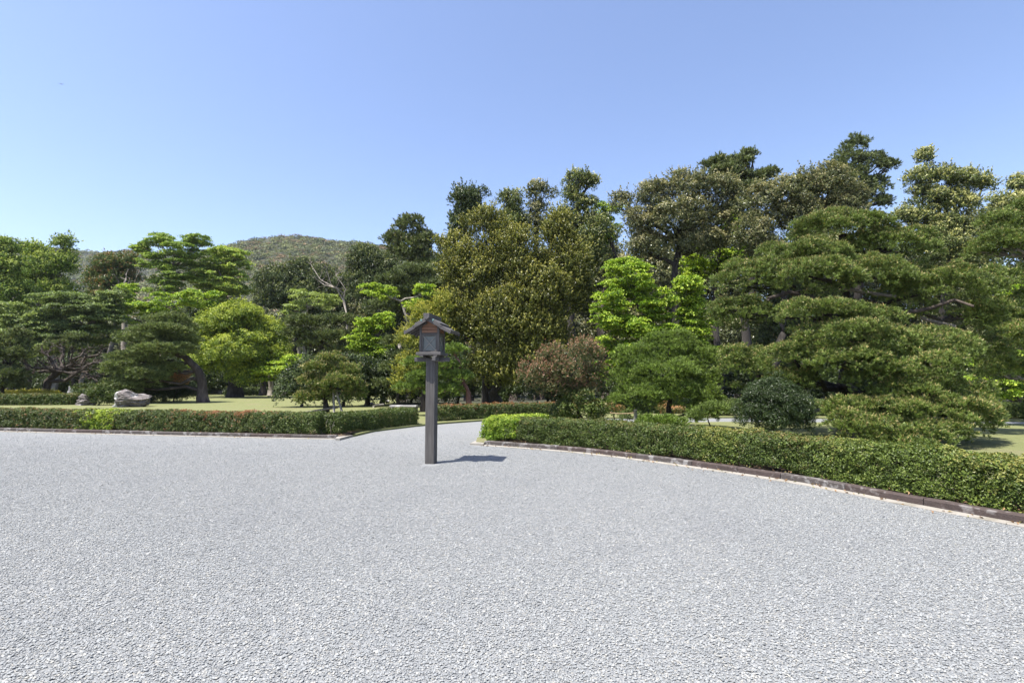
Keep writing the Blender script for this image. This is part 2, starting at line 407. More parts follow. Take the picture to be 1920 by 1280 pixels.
species('hedgelime', lambda: tpl_broad(46, .40, .3, .9, .65), (.04, .09, .007), (.22, .34, .025), (.36, .44, .06), rough=.45, spec=.3, trans=.3)
species('hedgered', HB, (.022, .042, .008), (.13, .17, .042), (.30, .13, .06), rough=.45, spec=.3, trans=.22)
species('azalea', lambda: tpl_broad(60, .3, .3, .9, .6), (.06, .09, .02), (.2, .2, .06), (.52, .26, .12), rough=.5)
species('hillwood', lambda: tpl_broad(110, .30, .6, .8), (.03, .052, .024), (.22, .24, .085), (.25, .17, .09), rough=.7, trans=.12, gw=.35, iw=.8)

# ------------------------------------------------------------------ crown builders
def ell_points(c, r, spacing, kind, toward=True):
    """points over an ellipsoid; fewer on the side turned away from the garden"""
    area = 4*math.pi*(((r[0]*r[1])**1.6+(r[0]*r[2])**1.6+(r[1]*r[2])**1.6)/3)**(1/1.6)
    n = max(6, int(area/spacing**2))
    d = unit(rng.normal(size=(n, 3)))
    if kind == 'pad': keep = (d[:, 2] > -.1) | (rng.random(n) < .12)
    else: keep = (d[:, 2] > -.55) | (rng.random(n) < .5)
    keep &= (d[:, 1] < .35) | (rng.random(n) < .6)
    d = d[keep]; n = len(d)
    rad = 1 + rng.normal(size=n)*.17 - .07 if kind != 'pad' else 1 - rng.random(n)**2*.3
    P = c + d*rad[:, None]*r
    big = float(np.mean(r)); w_ = wob(P, max(big*.75, .5))
    if kind == 'pad': P = P + np.array([0, 0, 1.0])*(w_*r[2]*.30)[:, None] + d*np.array([1, 1, 0])*(wob(P, big*.6)*.10)[:, None]*r
    elif False: pass
    else: P = c + (P-c)*(1+.22*w_)[:, None]
    ok = w_ + rng.normal(size=len(P))*.25 > (-.95 if kind == 'pad' else -.72)
    out_ = rng.random(len(P)) < .06; P[out_] = c+(P[out_]-c)*rng.uniform(1.04, 1.18, (out_.sum(), 1))
    return P[ok], d[ok]
def wob(P, wl):
    o = np.zeros(len(P))
    for i in range(5):
        k_ = unit(rng.normal(size=3))*2*np.pi/(wl*rng.uniform(.6, 1.6)); o += np.sin(P @ k_ + rng.uniform(0, 6.28))
    return o/5*1.5
def split(c, r, k, f=(.26, .44)):
    out = []; pos = []
    for i in range(k):
        best = None; bs = -1
        for _ in range(12):
            d = unit(rng.normal(size=3)); d[2] = d[2] if d[2] > -.45 else -d[2]; d[1] = -d[1] if d[1] > .4 else d[1]
            sc_ = min([np.linalg.norm(d-q) for q in pos], default=9)
            if sc_ > bs: best, bs = d, sc_
        pos.append(best); s = rng.uniform(*f)
        out.append((c + best*np.array(r)*(1-s)*rng.uniform(.9, 1.18), np.array(r)*s*rng.uniform(.8, 1.15, 3)))
    return out
TPX = 960.
def tree(name, label, cat, depth, bx, lobes, key, mode='broad', rc=None, k=9, tint=.3, bark=None, trunk=None, tr=None, group=None, thick=.8, dense=1., limbs=True, up=0., base_depth=None, pf=1., dome=False):
    """lobes: (px, py, rx, ry[, metres nearer]) read off the photograph, put at their own distance"""
    bd = base_depth or depth
    root_p = Vector(((bx-960)/cp/960*bd*1.0, bd, GARD))
    root = empty(name, root_p); tag(root, label, cat, group)
    rc = (rc or max(.17, depth*.0125))*(.9 if mode == 'broad' and depth > 20 else 1)
    subs = []; centers = []
    for lb in lobes:
        x, y, rx, ry = lb[:4]; off = lb[4] if len(lb) > 4 else 0
        D = depth-off; c = np.array(at(x, y, D)); RX = rx*D/TPX; RZ = ry*D/TPX*pf
        if mode == 'broad': RZ = max(RZ, .72*RX)
        if mode == 'pad':
            RY = RX*thick
            if dome: subs.append((c-[0, 0, RZ*.4], np.array([RX, RY, RZ*1.2])))
            else: subs.append((c-[0, 0, RZ*.25], np.array([RX*.8, RY*.8, RZ*.8])))
            for i in range(3 if dome else 7):
                th_ = rng.uniform(0, 6.283); s = rng.uniform(.3, .5); q_ = rng.uniform(.35, .8)
                subs.append((c+np.array([math.cos(th_)*RX*q_, math.sin(th_)*RY*q_, RZ*(.45-.75*q_**2+rng.normal()*.14)]), np.array([RX*s, RY*s, RZ*rng.uniform(.32, .55)])))
        elif mode == 'layer':
            RY = RX*thick; nn = max(4, int(k*2.4))
            for i in range(nn):
                d = rng.uniform(-1, 1, 3); d = d/max(1, np.linalg.norm(d)); s = rng.uniform(.16, .4)
                subs.append((c + d*[RX*(1-s), RY*(1-s), RZ*1.0], np.array([RX*s, RY*s, max(.1, RZ*.13)])))
        else:
            RY = max(RX, .7*RZ)*thick
            if k > 1: subs += split(c, (RX, RY, RZ), int(k*1.5))
            if k <= 1 or dense > .8: subs.append((c, np.array([RX, RY, RZ])*(.6 if k > 1 else 1)))
        centers.append((c, RX, RZ))
    Ps = []; Ds = []; Ss = []
    for c, r in subs:
        P, d = ell_points(c, r, rc*(1.0 if mode != 'pad' else .95)/math.sqrt(dense), 'pad' if mode in ('pad', 'layer') else 'b'); Ps.append(P); Ds.append(d)
    P = np.concatenate(Ps); D = np.concatenate(Ds); n = len(P)
    ok = P[:, 2] > GARD+.05; P = P[ok]; D = D[ok]; n = len(P)
    # orientation: local z towards mix of outward and up
    w = {'pad': .55, 'layer': .12, 'broad': .6}[mode]
    Z = unit(D*w + np.array([0, 0, 1.0 if mode != 'broad' else .55+up]) + rng.normal(size=(n, 3))*.18)
    th = np.arccos(np.clip(Z[:, 2], -1, 1)); ph = np.arctan2(Z[:, 1], Z[:, 0])
    rot = np.stack([np.zeros(n), th, ph], 1)
    # random spin around own axis: compose numerically
    spin = rng.uniform(0, 2*np.pi, n)
    rot = compose(spin, th, ph)
    s = rc*rng.uniform(.6, 1.35, n); scl = np.stack([s, s, s*rng.uniform(.8, 1.35, n)], 1)
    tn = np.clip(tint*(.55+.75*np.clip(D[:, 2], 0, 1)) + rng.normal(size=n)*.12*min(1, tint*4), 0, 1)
    loc = P - np.array(root_p)
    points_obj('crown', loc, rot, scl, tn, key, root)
    # trunk and limbs
    b = MB(); cen = np.mean([c for c, _, _ in centers], axis=0); ztop = max(c[2] for c, _, _ in centers)
    trad = tr or max(.1, .018*ztop+.05)
    if trunk: path = [at(x, y, bd-(o[0] if o else 0))-root_p for (x, y, *o) in trunk]
    else:
        low = min(c[2]-rz for c, _, rz in centers); topz = max(low, 0)*.4+.6*cen[2]
        path = wiggle((0, 0, 0), Vector((cen[0], cen[1], topz))-root_p, 5, .035)
    path[0] = Vector((path[0].x, path[0].y, -.1))
    nr = len(path); rad = [trad*(1.35 if i == 0 else 1.0)*(1-.55*i/(nr-1)) for i in range(nr)]
    fine = []; fr = []
    for i in range(nr-1):
        for q in range(3): fine.append(path[i].lerp(path[i+1], q/3)+Vector((random.gauss(0, 1), random.gauss(0, 1), 0))*trad*.12); fr.append(rad[i]+(rad[i+1]-rad[i])*q/3)
    fine.append(path[-1]); fr.append(rad[-1])
    b.tube(fine, fr, 9, .08)
    if limbs:
        for c, rx, rz in centers:
            tgt = Vector(c)-root_p - Vector((0, 0, rz*.35))
            cand = [p for p in fine if p.z < tgt.z+.2] or fine[:1]
            st = min(cand[len(cand)//3:], key=lambda p: (p-tgt).length+abs(p.z-tgt.z)*.0)
            if (tgt-st).length > .3:
                pts = wiggle(st, tgt, 5, .05); r0 = trad*.42; b.tube(pts, [r0*(1-.14*i) for i in range(6)], 6, .1)
                for q in range(3):
                    e_ = tgt + Vector((random.uniform(-1, 1)*rx*.8, random.uniform(-1, 1)*rx*.6, random.uniform(-.2, .5)*rz))
                    b.tube(wiggle(pts[3], e_, 4, .06), [r0*.45, r0*.35, r0*.28, r0*.2, r0*.1], 5, .1)
    b.build('trunk', bark or BARK, root, True)
    return root
def compose(spin, th, ph):
    """XYZ euler of Rz(ph) Ry(th) Rz(spin)"""
    n = len(spin); c, s = np.cos, np.sin
    def Rz(a_): M = np.zeros((n, 3, 3)); M[:, 0, 0] = c(a_); M[:, 0, 1] = -s(a_); M[:, 1, 0] = s(a_); M[:, 1, 1] = c(a_); M[:, 2, 2] = 1; return M
    def Ry(a_): M = np.zeros((n, 3, 3)); M[:, 0, 0] = c(a_); M[:, 0, 2] = s(a_); M[:, 2, 0] = -s(a_); M[:, 2, 2] = c(a_); M[:, 1, 1] = 1; return M
    M = Rz(ph) @ Ry(th) @ Rz(spin)
    y = -np.arcsin(np.clip(M[:, 2, 0], -1, 1)); x = np.arctan2(M[:, 2, 1], M[:, 2, 2]); z = np.arctan2(M[:, 1, 0], M[:, 0, 0])
    return np.stack([x, y, z], 1)

def resample(pts, step):
    pts = [Vector(p) for p in pts]; out = [pts[0]]; d = 0
    for a_, b_ in zip(pts, pts[1:]):
        L = (b_-a_).length; t = step-d
        while t < L: out.append(a_.lerp(b_, t/L)); t += step
        d = (d+L) % step
    return out
def smoothline(pts, n=4):
    P = [Vector(p) for p in pts]; out = []
    for i in range(len(P)-1):
        p0, p1, p2, p3 = P[max(i-1, 0)], P[i], P[i+1], P[min(i+2, len(P)-1)]
        for q in range(n):
            t = q/n; out.append(.5*((2*p1)+(p2-p0)*t+(2*p0-5*p1+4*p2-p3)*t*t+(3*p1-p0-3*p2+p3)*t**3))
    out.append(P[-1]); return out
def offset(line, d):
    out = []
    for i, p in enumerate(line):
        t = (line[min(i+1, len(line)-1)]-line[max(i-1, 0)]).normalized(); out.append(p+Vector((-t.y, t.x, 0))*d)
    return out

def hedge(name, label, line, width, height, rc, parts, z0=GARD, lift=.1, group=None, stems=True, dens=1.):
    """clipped hedge along the line (its middle).  parts: [(key, f0, f1, tint)] by fraction of the length"""
    L = sum((b_-a_).length for a_, b_ in zip(line, line[1:]))
    root = empty(name, (line[0].x, line[0].y, z0)); tag(root, label, 'hedge', group); org = np.array(root.location)
    height -= rc*.9; width -= rc*1.1
    per = 2*height+width; n = int(L*per/(rc*.62)**2*dens)
    u = rng.random(n); s = rng.random(n)*per
    cum = [0]
    for a_, b_ in zip(line, line[1:]): cum.append(cum[-1]+(b_-a_).length)
    cum = np.array(cum); xy = np.array([[p.x, p.y] for p in line])
    dist = u*L; cx = np.interp(dist, cum, xy[:, 0]); cy = np.interp(dist, cum, xy[:, 1])
    tx = np.interp(dist+.1, cum, xy[:, 0])-np.interp(dist-.1, cum, xy[:, 0]); ty = np.interp(dist+.1, cum, xy[:, 1])-np.interp(dist-.1, cum, xy[:, 1])
    tl = np.hypot(tx, ty)+1e-9; nx, ny = -ty/tl, tx/tl
    side = np.where(s < height, -1, np.where(s < height+width, 0, 1))
    off = np.where(side == 0, (s-height)-width/2, side*(width/2)); zz = np.where(side == 0, height, np.where(side < 0, s, s-height-width))
    bot = lift*(.6+.8*np.sin(dist*2.1)*np.sin(dist*.9+1)) ; zz = np.where(side == 0, zz, np.maximum(zz, bot+rng.random(n)*.03))
    # rounded edge, lumpy faces
    rough = .018*np.sin(dist*5.3+off*7+zz*6)+.02*np.sin(dist*2.2+1)+.02*np.sin(dist*11+zz*13)+rng.normal(size=n)*.016-.10*(rng.random(n) < .15)
    off = off*(1-.10*(zz/height)**6*(side != 0)) + side*rough; zz = zz - (side == 0)*(.05*(np.abs(off)/(width/2))**4) + (side == 0)*rough*.7
    # ends
    ne = int(2*width*height/(rc*.62)**2*dens); eu = rng.integers(0, 2, ne); eo = rng.uniform(-.5, .5, ne)*width*.95; ez = rng.uniform(lift*.5, height, ne)
    i0 = np.where(eu == 0, 0, len(cx)-1)
    exl = np.where(eu == 0, xy[0, 0], xy[-1, 0]); eyl = np.where(eu == 0, xy[0, 1], xy[-1, 1])
    t0 = unit(xy[1]-xy[0]); t1 = unit(xy[-1]-xy[-2]); et = np.where(eu[:, None] == 0, -t0, t1)
    en = np.stack([-et[:, 1], et[:, 0]], 1)*np.where(eu == 0, -1, 1)[:, None]
    P = np.concatenate([np.stack([cx+nx*off, cy+ny*off, zz], 1), np.stack([exl+en[:, 0]*eo, eyl+en[:, 1]*eo, ez], 1)])
    Nn = np.concatenate([np.stack([nx*side, ny*side, (side == 0)*1.0+.25], 1), np.concatenate([et, np.full((ne, 1), .25)], 1)])
    dist = np.concatenate([dist, np.where(eu == 0, 0, L)]); hz = P[:, 2]/height; N = len(P)
    Z = unit(Nn+rng.normal(size=(N, 3))*.3); th = np.arccos(np.clip(Z[:, 2], -1, 1)); ph = np.arctan2(Z[:, 1], Z[:, 0]); rot = compose(rng.uniform(0, 6.28, N), th, ph)
    P[:, 2] += z0; P = P-org; sc = rc*rng.uniform(.7, 1.2, N); scl = np.stack([sc]*3, 1)
    frac = dist/L + rng.normal(size=N)*.012
    first = True; done = np.zeros(N, bool)
    for key, f0, f1, tint in parts:
        mk = (frac >= f0) & (frac < f1) & ~done if not (f0 <= 0 and f1 >= 1) else ~done
        mk &= ~done; done |= mk
        if mk.sum() < 3: continue
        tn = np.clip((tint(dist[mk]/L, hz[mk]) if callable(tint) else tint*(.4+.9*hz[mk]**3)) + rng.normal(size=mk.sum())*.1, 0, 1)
        points_obj('foliage', P[mk], rot[mk], scl[mk], tn, key, root)
    if stems:
        b = MB(); lo = Vector(org)
        for p in resample(line, .42):
            q = p+Vector((random.uniform(-.1, .1), random.uniform(-.12, .12)-width*.12, 0)); q.z = z0-.03
            for m in range(3):
                e_ = q+Vector((random.uniform(-.28, .28), random.uniform(-.38, .2), height*random.uniform(.6, .95)))
                b.tube([v-lo for v in wiggle(q, e_, 3, .06)], [.014, .010, .008, .004], 4)
        tag(b.build('stems', BARKG, root), kind='stuff')
    return root

def pxf(line, px):
    xs_ = [960+960*p.x/(p.y*cp+(GARD+.3-EYE)*sp) for p in line]; L = [0]
    for a_, b_ in zip(line, line[1:]): L.append(L[-1]+(b_-a_).length)
    return float(np.interp(px, xs_, np.array(L)/L[-1]))
def poly_sheet(name, pts, z, mat, sub=0):
    import bmesh
    bm = bmesh.new(); vs = [bm.verts.new((p[0], p[1], z)) for p in pts]; f = bm.faces.new(vs); f.normal_update()
    if f.normal.z < 0: f.normal_flip()
    bmesh.ops.triangulate(bm, faces=bm.faces[:]); me = bpy.data.meshes.new(name); bm.to_mesh(me); bm.free(); me.materials.append(mat)
    for p in me.polygons:
        if p.normal.z < 0: p.flip()
    o = bpy.data.objects.new(name, me); COL.objects.link(o); return tag(o, kind='structure')
def slab_sheet(name, pts, z, mat, skirt=.12):
    """sheet with a short vertical edge down to the gravel"""
    o = poly_sheet(name, pts, z, mat); n = len(pts); V = [Vector((p[0], p[1], z-.001)) for p in pts]+[Vector((p[0], p[1], z-skirt)) for p in pts]
    F = [(i, (i+1) % n, n+(i+1) % n, n+i) for i in range(n)]
    me = o.data; import bmesh; bm = bmesh.new(); bm.from_mesh(me); vv = [bm.verts.new(v) for v in V]
    for f in F: bm.faces.new([vv[i] for i in f])
    bm.to_mesh(me); bm.free(); return o

# ================================================================== THE SETTING
V2 = lambda *a_: [Vector((x, y, 0)) for x, y in a_]
poly_sheet('ground', [(-2500, -500), (2500, -500), (2500, 3000), (-2500, 3000)], -.08, SOIL)
poly_sheet('gravel_court', [(-70, -30), (70, -30), (70, 24), (-70, 26)], 0, GRAVEL)

kr = [gnd(x, y) for x, y in ((908, 834), (980, 839), (1057, 845), (1144, 854), (1274, 871), (1400, 889), (1490, 903), (1577, 919), (1701, 943), (1920, 983), (2060, 1008), (2330, 1058))]
kr = smoothline(kr, 4)                                       # face of the right kerb, seen from the court
kl = smoothline([gnd(x, y) for x, y in ((-900, 789), (-400, 799), (0, 808), (117, 811), (320, 816), (548, 821), (633, 822.5))], 4)
isl_back = V2((-.92, 13.25), (-.95, 14.2), (-.1, 16.0), (1.5, 17.8), (4, 19.0), (8, 19.6), (15, 19.2), (26, 17.5), (40, 12))
isl = [p for p in offset(kr, .10)] + V2((14, 1), (40, -2)) + list(reversed(isl_back))
slab_sheet('island_lawn', isl, GARD, LAWN)
gback = [p for p in offset(kl, .10)] + V2((-4.55, 14.9), (-4.35, 16.3), (-3.4, 18.05), (-2.6, 19.2), (-1.28, 20.5), (0, 21.3), (4.1, 21.9), (10.2, 22.3), (15.3, 21.6), (20, 20.2), (45, 14)) + V2((900, 14), (900, 1200), (-900, 1200), (-900, 30))
slab_sheet('garden_lawn', gback, GARD, LAWN)
poly_sheet('forest_floor', V2((-7, 31), (0, 27), (8, 26), (40, 26), (300, 26), (300, 420), (-300, 420), (-300, 60), (-30, 60), (-12, 58)), GARD+.004, DARKGROUND)  # dark sheet over the lawn; the trees' shade is put into its colour
# soil strips under the hedges
def strip(name, line, o0, o1, z, mat, kind='structure', parent=None):
    A_, B_ = offset(line, o0), offset(line, o1); n = len(line)
    V = [Vector((p.x, p.y, z)) for p in A_]+[Vector((p.x, p.y, z)) for p in B_]
    o = mesh(name, V, [(i, i+1, n+i+1, n+i) for i in range(n-1)], mat)
    if kind: tag(o, kind=kind)
    return o
strip('hedge_bed', kr, .14, 1.35, GARD+.006, SOIL); strip('hedge_bed', kl, .14, 1.5, GARD+.006, SOIL)

# kerbs: every stone its own piece
def kerb(line, h, w, step, gutter, label, light_from, seed, first_light=0):
    root = empty('kerb', (line[0].x, line[0].y, 0)); tag(root, label=label, kind='structure'); org = root.location.copy()
    pts = resample(line, .125); k = int(step/.125); i = 0; rr = random.Random(seed)
    while i < len(pts)-2:
        m = min(len(pts)-1, i+k+rr.randint(-2, 2)); seg = pts[i:m+1]
        if len(seg) < 2: break
        hh = h+rr.uniform(-.006, .006); n = len(seg); full = []
        t0 = (seg[1]-seg[0]).normalized(); t1 = (seg[-1]-seg[-2]).normalized(); seg = list(seg); seg[0] = seg[0]+t0*.005; seg[-1] = seg[-1]-t1*.005
        A_ = offset(seg, 0); A2 = offset(seg, .012); B_ = offset(seg, w)
        V = []
        for a_, a2, b_ in zip(A_, A2, B_):
            j = rr.uniform(-.003, .003)
            V += [Vector((a_.x, a_.y, -.05)), Vector((a_.x, a_.y, hh-.014+j)), Vector((a2.x, a2.y, hh+j)), Vector((b_.x, b_.y, hh+j)), Vector((b_.x, b_.y, -.05))]
        F = []
        for q in range(n-1):
            for s_ in range(4): F.append((q*5+s_, q*5+s_+5, q*5+s_+6, q*5+s_+1))
        F += [(0, 1, 2, 3, 4), tuple((n-1)*5+x for x in (4, 3, 2, 1, 0))]
        mat = KERBL if (rr.random() < .3 or len(root.children) < first_light) else KERB
        mesh('kerb_stone', [v-org for v in V], F, mat, root); i = m
    if gutter:
        i = 0; k = int(2/.125); g = offset(pts, -.001)
        while i < len(pts)-2:
            m = min(len(pts)-1, i+k); seg = list(pts[i:m+1])
            t0 = (seg[1]-seg[0]).normalized(); t1 = (seg[-1]-seg[-2]).normalized(); seg[0] = seg[0]+t0*.004; seg[-1] = seg[-1]-t1*.004
            A_ = offset(seg, -.004); B_ = [p_ + (q_-p_)*(gutter+rr.uniform(-.012, .012)) for p_, q_ in zip(seg, offset(seg, -1))]; n = len(seg)
            V = [Vector((p.x, p.y, .012)) for p in A_]+[Vector((p.x, p.y, .010)) for p in B_]+[Vector((p.x, p.y, -.03)) for p in B_]
            F = [(q, q+1, n+q+1, n+q) for q in range(n-1)]+[(n+q, n+q+1, 2*n+q+1, 2*n+q) for q in range(n-1)]
            mesh('gutter_slab', [v-org for v in V], F, GUT, root); i = m
    return root
kerb(kr, .10, .13, 1.1, .17, 'dark brown stone kerb curving along the right hedge', 0, 3, 2)
kerb(kl, .10, .13, 1.5, .16, 'dark stone kerb running straight before the left hedge', 0, 5, 0)
def slab(name, pts, z, mat):
    V = [Vector((p.x, p.y, z)) for p in pts]+[Vector((p.x, p.y, -.03)) for p in pts]; n = len(pts)
    return tag(mesh(name, V, [tuple(range(n))]+[(i, (i+1) % n, n+(i+1) % n, n+i) for i in range(n)], mat), kind='structure')
slab('edging_slab', [gnd(633.5, 819.5), gnd(629, 825.5), gnd(637, 825.5), gnd(668, 817), gnd(658, 815)], .06, GUT)
slab('edging_slab', [gnd(881, 834), gnd(906.5, 835.5), gnd(909, 831), gnd(899, 827)], .05, GUT)

# gravel stones near the camera: real pebbles
def pebbles():
    n = 880000; cell = []
    # density falls off smoothly with distance; the gravel sheet carries on beyond
    yy_ = np.linspace(1.6, 17, 400); wgt = (yy_*1.12+1.2)*np.clip(1-(yy_-4)/13, 0, 1)**1.3; cdf = np.cumsum(wgt); cdf /= cdf[-1]
    y = np.interp(rng.random(n), cdf, yy_); x = rng.uniform(-1, 1, n)*(y*1.12+1.2)
    keep = rng.random(n) < 1
    P = np.stack([x, y, rng.uniform(.0, .007, n)], 1)
    lx = np.interp(y, [p.y for p in reversed(kr)], [p.x for p in reversed(kr)]); ok = (x < lx-.2) | (y < 1.8); ok &= y < np.where(x < -4.6, np.interp(x, [p.x for p in kl], [p.y for p in kl])-.2, np.where(x < -.95, 16.5, 12.6))
    ok &= np.hypot(x+1.58, y-9.97) > .17
    P = P[ok]; n = len(P)
    me = bpy.data.meshes.new('gravel_stones'); me.vertices.add(n); me.vertices.foreach_set('co', P.astype(np.float32).ravel())
    s = rng.lognormal(math.log(.0059), .26, n); scl = np.stack([s*rng.uniform(.8, 1.4, n), s, s*rng.uniform(.32, .55, n)], 1)
    rot = np.stack([rng.normal(size=n)*.2, rng.normal(size=n)*.2, rng.uniform(0, 6.28, n)], 1)
    for nm, ar in (('rot', rot), ('scl', scl)):
        q = me.attributes.new(nm, 'FLOAT_VECTOR', 'POINT'); q.data.foreach_set('vector', ar.astype(np.float32).ravel())
    q = me.attributes.new('idx', 'INT', 'POINT'); q.data.foreach_set('value', rng.integers(0, 4, n).astype(np.int32))
    import bmesh; objs = []
    for i in range(4):
        bm = bmesh.new(); bmesh.ops.create_icosphere(bm, subdivisions=1, radius=1)
        for v in bm.verts: v.co *= random.uniform(.78, 1.15)
        m2 = bpy.data.meshes.new('pebble'); bm.to_mesh(m2); bm.free(); m2.materials.append(PEB); objs.append(bpy.data.objects.new('pebble', m2))
        m2.polygons.foreach_set('use_smooth', [True]*len(m2.polygons))
    g = LIB['hedge'][0].copy(); g.name = 'gravel_scatter'
    for nd, ob in zip([x for x in g.nodes if x.bl_idname == 'GeometryNodeObjectInfo'], objs): nd.inputs['Object'].default_value = ob
    o = bpy.data.objects.new('gravel_stones', me); COL.objects.link(o); me.materials.append(PEB)
    o.modifiers.new('scatter', 'NODES').node_group = g
    tag(o, 'loose pale grey pebbles covering the court in the foreground', 'gravel', kind='stuff')
pebbles()

# hills
def hill(name, profile, dist, foot, seedk, spacing, rad, label, tint):
    """profile: (px, py) of the ridge at distance dist"""
    pr = [at(x, y, dist) for x, y in profile]; xs = np.array([p.x for p in pr]); zs = np.array([p.z for p in pr])
    def H(X, Y):
        rid = np.interp(X*dist/np.clip(Y, foot, dist), xs, zs); t = np.clip((Y-foot)/(dist-foot), 0, 1); f = t**1.25
        bk = np.clip((Y-dist)/(dist*.8), 0, 1); f = f*np.cos(bk*math.pi/2)
        return rid*f + 3.0*np.sin(X*.021+Y*.013)*f*(1-t) + 2*np.sin(X*.05-Y*.03)*f*(1-t)
    gx = np.linspace(xs[0], xs[-1], 90); gy = np.linspace(foot, dist*1.7, 50); V = []; F = []
    for j, Y in enumerate(gy):
        for i, X in enumerate(gx): V.append((X, Y, float(H(np.array(X), np.array(Y)))-.2))
    for j in range(49):
        for i in range(89): q = j*90+i; F.append((q, q+1, q+91, q+90))
    o = mesh(name, V, F, DARKGROUND, None, True); tag(o, kind='structure')
    nx_ = int((xs[-1]-xs[0])/spacing); ny_ = int((dist*1.12-foot)/spacing); X, Y = np.meshgrid(np.linspace(xs[0], xs[-1], nx_), np.linspace(foot, dist*1.12, ny_))
    X = X.ravel()+rng.normal(size=X.size)*spacing*.35; Y = Y.ravel()+rng.normal(size=Y.size)*spacing*.35; n = len(X)
    P = np.stack([X, Y, H(X, Y)-rad*.35], 1); s = rad*rng.uniform(.7, 1.35, n); scl = np.stack([s, s, s*.95], 1)
    rot = np.stack([rng.normal(size=n)*.1, rng.normal(size=n)*.1, rng.uniform(0, 6.28, n)], 1)
    tn = np.clip(tint + .2*np.sin(X*.05)*np.sin(Y*.04+2) + rng.normal(size=n)*.3, 0, 1)
    w = points_obj('hill_wood', P, rot, scl, tn, 'hillwood'); tag(w, label, 'woodland', kind='stuff')
hill('hill', [(-250, 700), (60, 640), (250, 540), (340, 490), (400, 467), (450, 455), (490, 447), (530, 443), (580, 445), (620, 452), (680, 456), (720, 462), (800, 474), (950, 500), (1200, 540), (1700, 640)], 470, 150, 1, 5.4, 4.7, 'mixed green and russet wood covering the near hill', .12)
hill('hill', [(-900, 560), (-400, 470), (-60, 452), (0, 456), (60, 463), (120, 467), (180, 474), (260, 470), (330, 478), (420, 500), (700, 560), (900, 640)], 820, 330, 2, 9, 7.5, 'dark wood on the far hill at the left', .1)
# faint air, only felt on the hills
hz = MB().box((0, 500, 100), (2600, 2400, 204)).build('haze', None); tag(hz, 'thin clear-day haze over the garden and hills', 'haze', kind='stuff')
mh = bpy.data.materials.new('haze_air'); mh.use_nodes = True; nh = mh.node_tree; nh.nodes.clear()
pv = nh.nodes.new('ShaderNodeVolumePrincipled'); pv.inputs['Color'].default_value = (.82, .9, 1, 1); pv.inputs['Density'].default_value = .00011; pv.inputs['Anisotropy'].default_value = .2
nh.links.new(pv.outputs[0], nh.nodes.new('ShaderNodeOutputMaterial').inputs['Volume']); hz.data.materials.append(mh)
